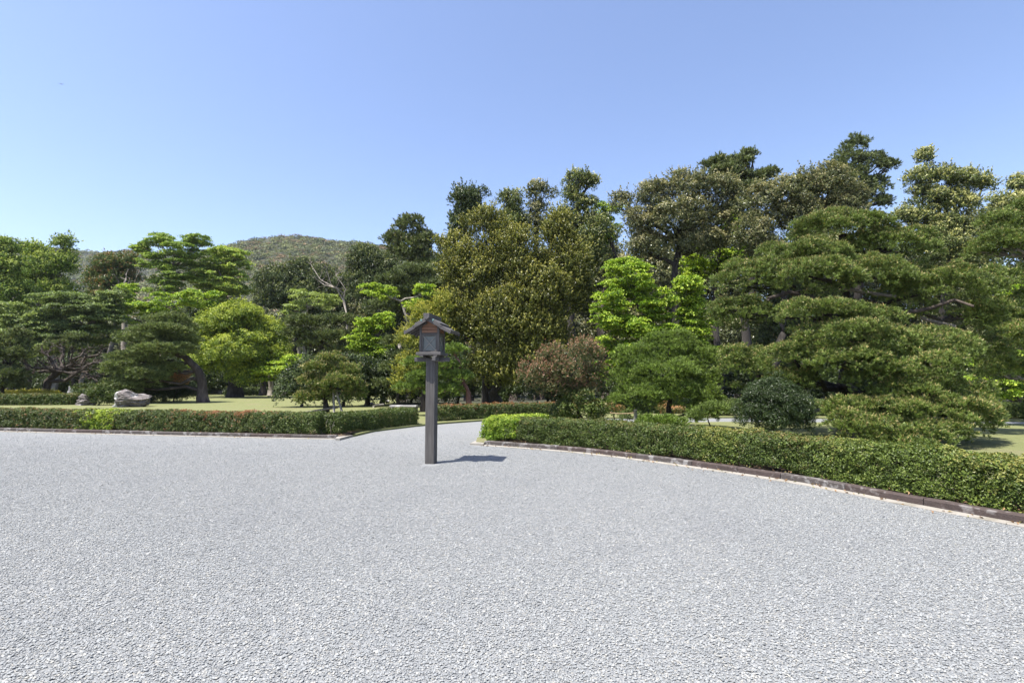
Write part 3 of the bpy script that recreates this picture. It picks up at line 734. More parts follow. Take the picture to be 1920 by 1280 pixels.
# ================================================================== THE LANTERN
def lantern():
    base = gnd(808, 868); root = empty('wooden_lantern', base, R(-9))
    tag(root, 'tall weathered wooden lantern on a square post, alone on the gravel', 'lantern')
    MB().box((0, 0, 1.0), (.195, .195, 2.10), bev=.014).build('post', WOODV, root)
    # crossed bearers
    MB().box((0, 0, 2.025), (.70, .10, .085), bev=.006).build('bearer', WOODX, root)
    for yy in (-.19, .19): MB().box((.13, yy, 2.027), (.075, .235, .08), bev=.006).build('bearer', WOODX, root)
    b = MB()
    for sx in (-.14, .14): b.box((sx, 0, 2.085), (.07, .5, .03))
    b.build('bearer_slip', WOODX, root)
    MB().box((0, 0, 2.13), (.50, .50, .06), bev=.006).build('base_plate', WOODX, root)
    hw = .18
    for sx in (-1, 1):
        for sy in (-1, 1): MB().box((sx*hw, sy*hw, 2.43), (.045, .045, .54), bev=.004).build('corner_post', WOODV, root)
    m, n, out = newmat('lantern_paper')
    p = node(n, 'ShaderNodeBsdfPrincipled', i_Roughness=.55); p.inputs['Base Color'].default_value = (.12, .135, .125, 1); n.links.new(p.outputs[0], out.inputs[0])
    for ang in (0, 90, 180, 270):
        M = Matrix.Rotation(R(ang), 4, 'Z')
        def T(c): return M @ Vector(c)
        fr = MB()
        for sx in (-1, 1): fr.box(T((sx*.143, -hw, 2.335)), (.028, .03, .35), M.to_3x3())
        for z in (2.175, 2.495): fr.box(T((0, -hw, z)), (.258, .03, .03), M.to_3x3())
        f = fr.build('window_frame', WOODV, root)
        MB().box(T((0, -hw+.012, 2.335)), (.26, .006, .29), M.to_3x3()).build('pane', m, f)
        x = MB()
        for s_ in (-1, 1):
            x.box(T((0, -hw-.002-s_*.004, 2.335)), (.385, .008, .013), M.to_3x3() @ Matrix.Rotation(s_*math.atan2(.29, .258), 3, 'Y'))
        x.build('cross_bar', WOODL, f)
        MB().box(T((0, -hw-.006, 2.522)), (.315, .03, .024), M.to_3x3()).build('rail', WOODX, root)
    # gable boards (front and back) and side boards
    for sy in (-1, 1):
        for i, (z, w_) in enumerate(((2.565, .315), (2.625, .315), (2.683, .28), (2.738, .16))):
            MB().box((0, sy*(hw+.004*(i % 2)), z), (w_, .016, .055), bev=.003).build('gable_board', WOODO, root)
    for sx in (-1, 1):
        for z in (2.565, 2.625): MB().box((sx*hw, 0, z), (.016, .315, .055), bev=.003).build('side_board', WOODO, root)
    MB().box((0, 0, 2.66), (.5, .04, .04)).build('tie_beam', WOODX, root)
    # roof: two courses of boards each side, ridge beam, rafters
    sl = R(28); rid = 2.825
    for sx in (-1, 1):
        def place(c_along, drop, dims, y=0):
            M = Matrix.Rotation(sx*sl, 3, 'Y'); c = Vector((sx*math.cos(sl)*c_along, y, rid - math.sin(sl)*c_along + drop)); return M, c
        for yy, ww in ((-.245, .16), (-.08, .165), (.085, .165), (.25, .16)):
            M, c = place(.36, -.028, None, yy); MB().box(c, (.32, ww-.004, .032), M, bev=.003).build('roof_board', WOODR, root)
            M, c = place(.15, .010, None, yy); MB().box(c, (.28, ww-.004, .032), M, bev=.003).build('roof_board', WOODR, root)
        for yy in (-.335, .335):
            M, c = place(.165, -.035, None, yy); MB().box(c, (.32, .022, .055), M, bev=.003).build('bargeboard', WOODX, root)
            M, c = place(.41, -.055, None, yy); MB().box(c, (.24, .022, .05), M, bev=.003).build('bargeboard', WOODX, root)
        for yy in (-.19, 0, .19):
            M, c = place(.27, -.062, None, yy); MB().box(c, (.44, .03, .034), M).build('rafter', WOODX, root)
        M, c = place(.517, -.025, None, 0); MB().box(c, (.022, .66, .05), M, bev=.003).build('eaves_strip', WOODX, root)
    V = []
    for yy in (-.40, .40): V += [(-.055, yy, 2.82), (.055, yy, 2.82), (.062, yy, 2.90), (-.062, yy, 2.90), (0, yy, 2.775)]
    mesh('ridge_beam', V, [(4, 1, 2, 3, 0), (5, 8, 7, 6, 9), (0, 3, 8, 5), (1, 6, 7, 2), (3, 2, 7, 8), (4, 0, 5, 9), (1, 4, 9, 6)], WOODR, root)
    m2, n2, out2 = newmat('copper_green'); p2 = node(n2, 'ShaderNodeBsdfPrincipled', i_Roughness=.6); p2.inputs['Base Color'].default_value = (.13, .24, .22, 1); n2.links.new(p2.outputs[0], out2.inputs[0])
    for sx in (-1, 1):
        M = Matrix.Rotation(sx*sl, 3, 'Y'); MB().box((sx*.12, -.348, rid-.052), (.022, .006, .045), M).build('copper_strap', m2, root)
    return root
lantern()

# ================================================================== HEDGES
off = offset
hr = off(kr, .58)
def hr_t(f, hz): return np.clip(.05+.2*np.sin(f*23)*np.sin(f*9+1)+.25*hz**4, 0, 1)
r_line = [p for p in hr if p.y > 2.2]
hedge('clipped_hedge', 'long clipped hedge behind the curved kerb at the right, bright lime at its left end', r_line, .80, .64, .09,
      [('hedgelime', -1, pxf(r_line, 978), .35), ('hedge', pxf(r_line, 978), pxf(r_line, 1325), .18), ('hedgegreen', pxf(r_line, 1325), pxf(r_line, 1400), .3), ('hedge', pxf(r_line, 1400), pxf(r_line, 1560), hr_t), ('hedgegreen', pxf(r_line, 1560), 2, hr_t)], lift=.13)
hedge('clipped_hedge', 'short lime green hedge arm running back along the path', V2((-.45, 13.9), (.15, 15.0), (1.0, 16.1), (1.9, 16.9)), .8, .56, .12, [('hedgelime', -1, .62, .35), ('hedge', .62, 2, .1)], lift=.06)
hl = smoothline([p for p in off(kl, .62)][:-1], 1)
hl2 = [p for p in hl if p.x > -34]
lend = hl2 + V2((-4.75, 15.2), (-4.55, 15.9))
ll_ = [p for p in hl2 if p.x < -5.2]
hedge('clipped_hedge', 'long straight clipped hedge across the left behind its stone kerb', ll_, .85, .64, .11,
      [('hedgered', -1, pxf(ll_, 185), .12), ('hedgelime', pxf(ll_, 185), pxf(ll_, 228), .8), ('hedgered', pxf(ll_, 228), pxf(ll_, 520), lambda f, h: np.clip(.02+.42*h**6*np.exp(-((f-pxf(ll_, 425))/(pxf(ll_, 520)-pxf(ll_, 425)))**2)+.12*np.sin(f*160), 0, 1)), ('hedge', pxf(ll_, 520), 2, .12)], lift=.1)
hedge('clipped_hedge', 'dark shaded hedge running back from the corner left of the lantern', smoothline(V2((-5.3, 15.0), (-4.95, 16.2), (-4.3, 17.7), (-3.7, 18.7)), 3), .8, .60, .125, [('hedge', -1, 2, .12)], lift=.14)
hedge('clipped_hedge', 'red topped hedge behind the lantern post along the far side of the path', V2((-3.1, 20.1), (-1.6, 21.3), (.2, 22.2), (2.4, 22.9)), .8, .62, .14, [('hedgered', -1, 2, lambda f, h: .0+.28*h**8)], lift=.08)
hedge('clipped_hedge', 'clipped hedge on the far side of the path at the right', V2((9.2, 23.3), (12, 23.4), (17, 22.6), (22, 21.0), (27, 19)), .8, .66, .14, [('hedge', -1, 2, .1)], lift=.12)
hedge('clipped_hedge', 'low hedge behind the young pine at the right', V2((4.0, 24.6), (7, 25), (11, 25.2), (15, 25)), .8, .7, .15, [('hedge', -1, 2, .05)], lift=.1)
hedge('clipped_hedge', 'clipped hedge on the lawn at the far left', V2((-40, 33.6), (-34, 33.2), (-30, 33.6), (-28.7, 34.0)), 1.4, .75, .2, [('hedge', -1, 2, .25)], lift=.06)
hedge('clipped_hedge', 'second hedge further back at the far left with a yellow end', V2((-44, 38), (-38, 38), (-34, 38)), 1.6, .85, .22, [('hedge', -1, .72, .2), ('yellowshrub', .72, 2, .9)], lift=.06)
hedge('clipped_hedge', 'far low hedge at the back of the lawn between tree trunks', V2((-31, 56), (-26, 56), (-20, 56), (-14, 55)), 1.2, .9, .28, [('hedge', -1, 2, .1)], lift=.06)

# ================================================================== TREES, right side
big_pine = tree('pine_tree', 'huge layered pine with spreading needle pads filling the right', 'pine tree', 16, 1590, [
    (1570, 424, 90, 28, 0), (1508, 474, 84, 25, .5), (1672, 458, 80, 34, .3), (1403, 520, 62, 36, .7), (1530, 512, 84, 30, 1.3), (1642, 508, 60, 28, 1.1), (1765, 532, 102, 40, .8), (1393, 578, 60, 22, .6), (1376, 585, 34, 20, .2),
    (1542, 582, 86, 22, 2.1), (1640, 592, 50, 18, 1.5), (1842, 585, 36, 34, .4), (1600, 632, 100, 34, 2.5), (1722, 645, 92, 38, 2.3), (1490, 662, 66, 36, 2.2), (1590, 668, 70, 30, 3.0), (1690, 690, 96, 34, 2.9), (1392, 676, 46, 36, 1.0),
    (1480, 712, 44, 26, 1.6), (1715, 726, 76, 26, 3.2), (1815, 735, 40, 26, 2.8), (1828, 770, 44, 34, 3.0), (1840, 655, 50, 34, .2)],
    'pine', 'pad', rc=.14, tint=.4, bark=BARKD, tr=.24, trunk=[(1590, 800), (1580, 730), (1605, 640), (1585, 540), (1580, 440)], thick=.75, dense=1.1, dome=True)
for pts_, r_ in ((((1590, 560), (1640, 576), (1700, 586), (1745, 578), (1790, 562), (1826, 574)), .085), (((1695, 585), (1740, 600), (1792, 612)), .06), (((1585, 600), (1530, 560), (1480, 548), (1440, 560)), .08), (((1600, 640), (1650, 668), (1700, 672), (1760, 690)), .08), (((1590, 650), (1540, 668), (1470, 700), (1420, 705)), .07), (((1582, 540), (1620, 548), (1680, 556)), .06), (((1580, 500), (1540, 498), (1500, 500)), .05)):
    MB().tube([p for q in range(1) for p in [at(x, y, 15.6-.35*i) - big_pine.location for i, (x, y) in enumerate(pts_)]], [r_*(1-.12*i) for i in range(len(pts_))], 7, .1).build('branch', BARKG if r_ < .065 else BARK, big_pine, True)
# lowest sprawling bough, its own low pine
tree('pine_tree', 'low sprawling pine bough mass drooping to the hedge at the right', 'pine tree', 12.6, 1650, [
    (1600, 762, 52, 26, -.2), (1668, 770, 70, 30, .2), (1750, 768, 78, 32, .2), (1815, 770, 46, 36, 0), (1640, 800, 60, 24, .5), (1712, 808, 66, 24, .7), (1590, 788, 40, 22, .4), (1690, 826, 60, 14, 1.0), (1765, 806, 44, 22, .6)],
    'pine', 'pad', rc=.15, tint=.5, bark=BARKG, tr=.12, thick=.7, dome=True)
tree('pine_tree', 'pine with a pale leaning bough at the right edge', 'pine tree', 19, 1990, [
    (1905, 420, 70, 40, 0), (1880, 455, 62, 30, .5), (1925, 520, 70, 34, 1), (1880, 600, 50, 40, 1.0), (1930, 640, 70, 40, 1.5), (1880, 690, 45, 35, 1), (1960, 560, 70, 40, 0), (1840, 470, 30, 18, 0)],
    'pine', 'pad', rc=.2, tint=.35, bark=BARKG, tr=.2, trunk=[(1990, 795), (1985, 600), (1920, 420)])
tree('pine_tree', 'young rounded pine with soft green pads behind the right hedge', 'pine tree', 17, 1257, [
    (1256, 640, 56, 24, 0), (1200, 665, 44, 22, .4), (1302, 668, 42, 24, .3), (1245, 690, 66, 22, .8), (1180, 702, 38, 22, .5), (1310, 705, 42, 22, .4), (1195, 738, 54, 20, .9), (1290, 735, 56, 20, .8), (1325, 752, 28, 14, .3), (1240, 722, 50, 18, .8)],
    'pineyoung', 'pad', rc=.13, tint=.1, bark=BARKD, tr=.12, dome=True)
tree('photinia_tree', 'small round tree with coppery red new leaves behind the right hedge', 'tree', 16.5, 1095, [
    (1040, 668, 30, 18, .5), (1096, 664, 36, 20, .3), (1002, 704, 34, 17, .6), (1062, 695, 34, 20, .7), (1112, 700, 28, 22, .2), (1030, 722, 30, 13, .6), (1080, 725, 34, 22, 0)],
    'photinia', 'broad', rc=.15, k=6, tint=.45, bark=BARKD, tr=.08, dense=.95)
tree('shrub', 'loose green shrub under the coppery tree', 'shrub', 16.0, 1085, [(1080, 758, 42, 32), (1120, 770, 26, 20), (1050, 775, 22, 14)], 'hedge', 'broad', rc=.16, k=5, tint=.3, tr=.03)
tree('shrub', 'dark round clipped shrub behind the right hedge', 'shrub', 12.6, 1448, [(1448, 768, 60, 52)], 'darkshrub', 'broad', rc=.12, k=16, tint=.05, tr=.05, dense=1.5)
tree('pine_seedling', 'low tufted pine seedling left of the young rounded pine', 'pine shrub', 14.2, 1238, [(1240, 790, 42, 14), (1215, 792, 22, 10)], 'pineyoung', 'pad', rc=.15, tint=.05, tr=.03)
tree('pine_seedling', 'open pine seedling between the young pine and the round shrub', 'pine shrub', 14.2, 1330, [(1325, 775, 22, 18), (1350, 765, 22, 10), (1305, 785, 14, 10)], 'pine', 'pad', rc=.15, tint=.05, tr=.03)
tree('shrub', 'small leafy shrub beside the short wooden post', 'shrub', 15.0, 1172, [(1172, 782, 14, 14), (1200, 785, 12, 10)], 'hedge', 'broad', rc=.1, k=3, tint=.1, tr=.02)
tree('azalea_bush', 'orange azalea behind the coppery tree', 'azalea', 19.5, 1150, [(1140, 764, 18, 9), (1160, 770, 10, 9)], 'azalea', 'broad', rc=.12, k=3, tint=.5, tr=.03, base_depth=19.5)
tree('azalea_bush', 'small orange azalea beyond the young rounded pine', 'azalea', 23, 1256, [(1250, 768, 20, 5), (1275, 768, 12, 4)], 'azalea', 'broad', rc=.12, k=2, tint=.5, tr=.02)

tree('broadleaf_tree', 'massive olive green broadleaf tree with upright shoots right of the lantern', 'tree', 28, 935, [
    (905, 440, 40, 52, 0), (880, 520, 52, 70, .4), (955, 500, 60, 80, 0), (870, 610, 45, 70, .8), (935, 610, 70, 90, .8), (1010, 560, 62, 80, .6), (1060, 500, 48, 62, 0), (1050, 440, 30, 45, 0), (1005, 650, 60, 70, .8), (930, 700, 68, 40, .6), (1080, 560, 34, 50, 0), (845, 470, 24, 28, 0)],
    'olive', 'broad', rc=.36, k=9, tint=.4, bark=BARKD, tr=.3, up=.4)
G_S = None
tree('broadleaf_tree', 'dark bushy topped tree rising left of the big olive tree', 'tree', 40, 880, [(878, 375, 33, 18), (885, 400, 22, 26), (865, 408, 16, 16), (860, 435, 14, 30)], 'dark', 'broad', k=6, tint=.2)
tree('broadleaf_tree', 'grey green tree top just behind the olive tree', 'tree', 40, 960, [(958, 378, 24, 20), (965, 405, 20, 24), (950, 430, 30, 40)], 'yellowtip', 'broad', k=6, tint=.35)
tree('broadleaf_tree', 'thin tree with a small round head behind the olive tree', 'tree', 42, 1010, [(1015, 362, 26, 16), (1002, 392, 20, 18), (1000, 430, 40, 34)], 'greybroad', 'broad', k=5, tint=.35)
tree('broadleaf_tree', 'tall thin tree with a forked pale green head above the olive tree', 'tree', 38, 1078, [(1080, 338, 26, 18), (1104, 342, 13, 12), (1072, 365, 18, 18), (1095, 385, 24, 16), (1060, 420, 36, 30), (1110, 430, 40, 30), (1090, 480, 50, 40)], 'yellowtip', 'broad', k=6, tint=.4, bark=BARKD, trunk=[(1075, 770), (1072, 600), (1074, 430), (1085, 375)])
tree('maple_tree', 'bright lime green maple spreading behind the coppery tree', 'maple tree', 25, 1150, [(1180, 520, 58, 36, 0), (1150, 575, 50, 40, .4), (1220, 570, 50, 36, 0), (1170, 630, 60, 40, .5), (1240, 640, 50, 34, .2), (1290, 560, 34, 30, -.5), (1300, 610, 40, 36, -.5), (1150, 680, 40, 34, .4), (1320, 660, 30, 30, -.5), (1290, 530, 26, 12, 0)],
     'maple', 'layer', rc=.30, k=17, tint=.5, bark=BARK, tr=.08)
tree('maple_tree', 'yellow green maple crown glimpsed between the tall trees', 'maple tree', 34, 1340, [(1330, 480, 50, 34), (1370, 420, 34, 30), (1300, 500, 36, 26), (1380, 470, 36, 34)], 'maple', 'layer', k=8, tint=.6, bark=BARKD)
tree('maple_tree', 'pale green maple top left of the great spreading tree', 'maple tree', 42, 1135, [(1140, 395, 28, 24), (1130, 430, 36, 26)], 'maplepale', 'layer', k=7, tint=.4)
tree('broadleaf_tree', 'great spreading tree with a forked dark trunk above the maples', 'tree', 31, 1265, [
    (1225, 370, 36, 34, 0), (1290, 355, 50, 30, .4), (1350, 365, 46, 36, 0), (1200, 420, 34, 34, 0), (1270, 410, 60, 34, .6), (1345, 415, 44, 30, .2), (1215, 465, 38, 26, 0), (1300, 455, 48, 28, .4), (1165, 385, 20, 22, -.5), (1350, 455, 26, 20, 0)],
    'greybroad', 'broad', rc=.38, k=7, tint=.45, bark=BARKD, tr=.34, trunk=[(1265, 770), (1268, 600), (1262, 520), (1275, 450)], dense=.95)
tree('pine_tree', 'tall dark pine with a pointed leaning top behind the spreading tree', 'pine tree', 42, 1385, [(1350, 308, 32, 14), (1385, 305, 26, 16), (1405, 290, 16, 7), (1370, 330, 50, 16), (1400, 355, 40, 14), (1440, 325, 22, 7), (1420, 335, 26, 8), (1390, 385, 40, 12), (1395, 410, 40, 14)], 'pinefar', 'pad', rc=.42, tint=.2, bark=BARKD)
tree('broadleaf_tree', 'silvery grey green tree above the left side of the huge pine', 'tree', 29, 1425, [(1425, 380, 38, 40), (1410, 440, 42, 40), (1480, 370, 50, 34), (1550, 360, 60, 34), (1500, 410, 60, 34), (1590, 375, 36, 26), (1440, 480, 44, 26), (1570, 405, 50, 26)], 'greybroad', 'broad', rc=.36, k=7, tint=.4, bark=BARKD, tr=.25)
tree('conifer_tree', 'tall dark open conifer standing highest at the right', 'conifer tree', 45, 1600, [(1605, 275, 26, 20), (1590, 305, 36, 22), (1630, 305, 30, 16), (1660, 312, 18, 10), (1590, 340, 44, 20), (1640, 350, 28, 14), (1655, 378, 16, 8), (1610, 375, 40, 18), (1570, 322, 22, 16)], 'pinefar', 'broad', rc=.42, k=6, tint=.1, bark=BARKD, dense=.7)
tree('broadleaf_tree', 'tall tree with yellow tipped rounded clumps right of the tallest conifer', 'tree', 34, 1760, [(1733, 298, 12, 18), (1725, 335, 28, 22), (1765, 335, 34, 26), (1810, 345, 34, 24), (1842, 345, 18, 16), (1740, 375, 40, 26), (1790, 385, 44, 28), (1730, 415, 34, 22), (1770, 440, 50, 34), (1700, 410, 26, 16), (1800, 430, 36, 26), (1780, 480, 60, 30)], 'yellowtip', 'broad', rc=.4, k=6, tint=.5, bark=BARKD, tr=.3, dense=.9)
tree('broadleaf_tree', 'light green rounded tree at the right edge of the view', 'tree', 36, 1900, [(1912, 350, 20, 18), (1880, 400, 50, 26), (1930, 390, 40, 40), (1860, 440, 50, 30), (1920, 450, 60, 40)], 'yellowtip', 'broad', k=6, tint=.45)
tree('maple_tree', 'bright green maple behind the pine at the right edge', 'maple tree', 24, 1905, [(1900, 560, 40, 26), (1930, 530, 40, 30), (1860, 690, 60, 40), (1900, 730, 40, 20)], 'maple', 'layer', rc=.32, k=7, tint=.5)

# ================================================================== TREES, left side
tree('camphor_tree', 'round bright green tree with a thick dark trunk on the lawn', 'tree', 49, 440, [
    (445, 605, 52, 36, 1), (395, 620, 38, 36, 0), (495, 630, 38, 36, 0), (400, 670, 42, 36, 1), (450, 660, 55, 40, 2), (510, 672, 36, 34, .5), (370, 645, 22, 30, 0), (470, 700, 40, 16, 1)],
    'camphor', 'broad', rc=.46, k=9, tint=.5, bark=BARKD, tr=.62, trunk=[(440, 745), (440, 715), (446, 680), (450, 640)])
tree('pine_tree', 'leaning pine with a bent trunk and long layered boughs on the left lawn', 'pine tree', 37, 380, [
    (320, 600, 44, 10, 0), (310, 618, 60, 12, .5), (345, 612, 24, 8, 0), (272, 635, 48, 14, 1), (340, 634, 34, 10, 0), (300, 655, 68, 13, 1), (255, 672, 44, 14, 1.2), (230, 690, 40, 18, 1.6), (265, 705, 52, 20, 1.4), (235, 722, 44, 18, 1.4), (310, 690, 34, 16, .5), (345, 648, 28, 10, 0)],
    'pinelit', 'pad', rc=.24, tint=.3, bark=BARK, tr=.34, trunk=[(380, 757), (379, 722), (372, 695), (350, 672), (325, 660), (300, 640)])
tree('pine_tree', 'small spreading pine held up by wooden props on the left lawn', 'pine tree', 25, 612, [
    (618, 672, 28, 12, 0), (600, 690, 34, 14, .3), (645, 694, 34, 14, 0), (590, 712, 30, 14, .4), (632, 715, 44, 14, .5), (665, 725, 26, 14, 0), (578, 745, 26, 14, .6), (600, 735, 24, 12, .2), (665, 740, 20, 8, 0)],
    'pine', 'pad', rc=.22, tint=.75, bark=BARKD, tr=.13, trunk=[(612, 772), (610, 748), (618, 730), (622, 700)])
tree('shrub', 'dark spreading shrub mass under the leaning pine', 'shrub', 39, 290, [(290, 735, 60, 20, .5), (345, 735, 28, 18, 0), (235, 745, 34, 18, 1)], 'darkshrub', 'broad', rc=.26, k=6, tint=.05, tr=.06)
tree('shrub', 'light green rounded bush left of the pale rock', 'shrub', 33, 190, [(195, 740, 28, 18)], 'hedge', 'broad', rc=.22, k=6, tint=.2, tr=.05)
tree('shrub', 'low clipped bush behind the small dark rock', 'shrub', 36, 155, [(158, 735, 20, 11)], 'hedge', 'broad', rc=.22, k=4, tint=.2, tr=.05)
tree('azalea_bush', 'pink orange azalea beside the bent pine trunk', 'azalea', 38, 330, [(332, 706, 22, 8), (345, 712, 12, 6)], 'azalea', 'broad', rc=.24, k=3, tint=1, tr=.05)
tree('pine_tree', 'pine with rounded pads at the left edge', 'pine tree', 36, 10, [(20, 640, 34, 12), (40, 625, 18, 10), (5, 668, 34, 12), (38, 660, 24, 10), (10, 700, 50, 18), (0, 720, 40, 12), (-30, 650, 40, 16)], 'pinefar', 'pad', rc=.3, tint=.2, bark=BARKD)
tree('pine_tree', 'pine pads showing above the bare brown tree at the left', 'pine tree', 44, 150, [(145, 632, 22, 7), (120, 645, 26, 8), (100, 658, 26, 8), (155, 650, 16, 7)], 'pinefar', 'pad', rc=.36, tint=.2, bark=BARKD)

tree('maple_tree', 'tall airy light green maple on the left skyline', 'maple tree', 60, 315, [(300, 452, 34, 14), (345, 470, 44, 16), (290, 490, 40, 18), (340, 505, 46, 20), (310, 535, 44, 20), (370, 450, 28, 10), (265, 465, 16, 8)], 'maplepale', 'layer', rc=.5, k=14, tint=.25, bark=BARKG, dense=.8)
tree('maple_tree', 'yellow green maple right of the airy maple', 'maple tree', 62, 410, [(400, 480, 40, 22), (440, 490, 36, 24), (400, 520, 56, 26), (450, 530, 28, 24), (420, 550, 50, 20)], 'maplepale', 'layer', rc=.54, k=16, tint=.55, bark=BARKG)
tree('maple_tree', 'lime green maple low behind the leaning pine', 'maple tree', 52, 270, [(280, 570, 50, 18), (330, 565, 50, 18), (380, 560, 44, 18), (240, 590, 34, 16), (240, 545, 20, 18)], 'maple', 'layer', rc=.5, k=8, tint=.5)
tree('broadleaf_tree', 'tree with red tipped crown on the left skyline', 'tree', 64, 210, [(205, 500, 34, 20), (240, 495, 22, 18), (190, 525, 28, 24), (225, 530, 34, 28), (205, 560, 40, 24)], 'redtree', 'broad', rc=.62, k=7, tint=.33, bark=BARKG)
tree('broadleaf_tree', 'deep green tree at the far left edge', 'tree', 50, 25, [(15, 500, 40, 30), (-20, 470, 40, 30), (20, 550, 44, 34), (0, 600, 60, 30), (20, 465, 20, 12)], 'greenbroad', 'broad', rc=.5, k=7, tint=.45, bark=BARKD)
tree('broadleaf_tree', 'green tree with two rounded heads at the left', 'tree', 54, 105, [(120, 460, 20, 10), (85, 490, 34, 26), (115, 500, 34, 30), (70, 530, 40, 30), (110, 555, 40, 30), (60, 470, 20, 12)], 'greenbroad', 'broad', rc=.54, k=7, tint=.55, bark=BARKG)
tree('maple_tree', 'dull green layered tree in front of the red tipped one', 'tree', 46, 160, [(130, 570, 70, 24), (190, 590, 60, 24), (100, 610, 60, 20), (160, 625, 70, 20), (215, 560, 30, 20)], 'mapledull', 'layer', rc=.40, k=16, tint=.2, bark=BARKG)
tree('maple_tree', 'dark green maple low at the left edge', 'maple tree', 45, 60, [(50, 610, 50, 26), (20, 590, 30, 26), (100, 640, 30, 16), (60, 650, 50, 20)], 'mapledull', 'layer', rc=.40, k=14, tint=.5)
tree('maple_tree', 'pale yellow green maple right of the round bright tree', 'maple tree', 47, 520, [(520, 690, 36, 16), (550, 680, 28, 16), (500, 700, 30, 12), (560, 700, 22, 10)], 'maple', 'layer', rc=.45, k=7, tint=.8)
tree('broadleaf_tree', 'dark grey green tree behind the round bright tree', 'tree', 60, 540, [(515, 530, 38, 20), (570, 512, 34, 12), (560, 550, 56, 28), (510, 562, 34, 26), (610, 528, 38, 20), (600, 580, 60, 30), (640, 545, 36, 26)], 'dark', 'broad', rc=.6, k=8, tint=.35, bark=BARKD)
tree('maple_tree', 'light green leafy sprays before the dark grey green tree', 'tree', 52, 575, [(570, 555, 36, 14), (610, 565, 30, 14), (550, 580, 24, 10)], 'mapledull', 'layer', rc=.5, k=6, tint=.9, bark=BARKG)
tree('broadleaf_tree', 'dark flat topped tree under the hill crest', 'tree', 58, 700, [(690, 490, 40, 12), (720, 505, 44, 16), (680, 510, 30, 20), (740, 530, 40, 24), (700, 545, 50, 24)], 'dark', 'broad', rc=.58, k=7, tint=.35, bark=BARKD)
tree('conifer_tree', 'round headed dark conifer left of the olive tree', 'conifer tree', 52, 770, [(770, 425, 30, 20), (745, 450, 26, 18), (795, 450, 26, 20), (770, 470, 44, 20), (790, 490, 30, 16)], 'pinefar', 'broad', rc=.5, k=6, tint=.25, bark=BARKD, dense=.85)
tree('pine_tree', 'dark pine with drooping layers under the conifer', 'pine tree', 46, 790, [(780, 510, 44, 14), (740, 525, 40, 12), (800, 535, 40, 14), (760, 550, 50, 14), (730, 575, 44, 14)], 'pinefar', 'pad', rc=.44, tint=.1, bark=BARKD)
tree('maple_tree', 'bright maple above the small propped pine', 'maple tree', 33, 690, [(690, 610, 34, 16), (720, 600, 22, 14), (680, 640, 40, 18), (710, 650, 34, 20), (690, 680, 44, 18), (700, 700, 40, 14)], 'maple', 'layer', rc=.30, k=14, tint=.6)
tree('maple_tree', 'light green maple branch left of the big olive tree', 'maple tree', 38, 760, [(700, 545, 30, 12), (730, 550, 20, 12), (800, 545, 24, 14), (780, 570, 26, 14)], 'maple', 'layer', rc=.38, k=6, tint=.6, bark=BARKG)
tree('broadleaf_tree', 'yellow olive bushy tree directly behind the lantern', 'tree', 26, 795, [(795, 600, 32, 28), (775, 640, 28, 30), (820, 620, 24, 34), (780, 690, 32, 34), (760, 720, 20, 30), (830, 570, 20, 26)], 'yellowshrub', 'broad', rc=.26, k=7, tint=.45, up=.3)
tree('pine_tree', 'soft green pine with a reddish bent trunk behind the lantern post', 'pine tree', 23, 872, [(850, 655, 26, 10), (790, 680, 30, 11), (840, 685, 34, 12), (800, 705, 36, 14), (860, 705, 28, 12), (775, 725, 28, 14), (830, 730, 40, 14)], 'pineyoung', 'pad', rc=.22, tint=.05, bark=BARKR, tr=.12, trunk=[(882, 762), (878, 735), (868, 715), (862, 680)])
tree('pine_tree', 'slim pine right of the small propped pine', 'pine tree', 30, 752, [(740, 640, 22, 10), (755, 665, 26, 10), (735, 690, 26, 12), (745, 715, 24, 12), (720, 720, 18, 10)], 'pinefar', 'pad', rc=.27, tint=.1, bark=BARKD)
tree('pine_tree', 'grey green pine behind the small propped pine', 'pine tree', 42, 585, [(580, 605, 40, 14), (640, 600, 34, 12), (560, 625, 30, 12), (630, 630, 44, 14), (650, 655, 34, 12), (580, 645, 24, 10)], 'pinefar', 'pad', rc=.4, tint=.15, bark=BARKD)

# bare and half-bare trees
def bare_tree(label, depth, bx, tips, fork, r0, bark, tw=4, twl=.9, extra_key=None, tint=0):
    base = Vector(((bx-960)/960/cp*depth, depth, GARD)); root = empty('bare_tree', base); tag(root, label, 'tree')
    b = MB(); f = [at(x, y, depth)-base for x, y in fork]; path = [Vector((0, 0, -.1))]+f
    b.tube([p for p in path], [r0*(1-.12*i) for i in range(len(path))], 8, .08)
    def grow(p, q, r, lvl):
        pts = wiggle(p, q, 4, .07); b.tube(pts, [r, r*.85, r*.7, r*.55, r*.35], 5 if lvl else 6, .08)
        if lvl >= 2: return
        L = (q-p).length
        for i in range(tw):
            s = pts[random.randint(1, 4)]; d = (q-p).normalized()*.6+Vector((random.gauss(0, .7), random.gauss(0, .7), random.gauss(.25, .5)))
            grow(s, s+d.normalized()*L*random.uniform(.35, .6)*twl, r*.42, lvl+1)
    for x, y in tips: grow(f[-1] if random.random() < .7 else f[0], at(x, y, depth+random.uniform(-1.5, 1.5))-base, r0*.5, 0)
    b.build('trunk', bark, root, True); return root, base
bare_tree('bare brown twiggy tree with spreading boughs at the left', 38, 90, [(60, 690), (80, 660), (120, 655), (150, 668), (185, 665), (200, 680), (110, 690), (160, 690), (40, 700), (190, 705)], [(90, 715), (110, 695)], .3, BARK, 6)
bare_tree('thin grey half bare tree leaning left under the hill', 50, 655, [(575, 490), (600, 480), (630, 500), (590, 520), (640, 520)], [(650, 590), (645, 565), (630, 540)], .11, BARKG, 4, .6)
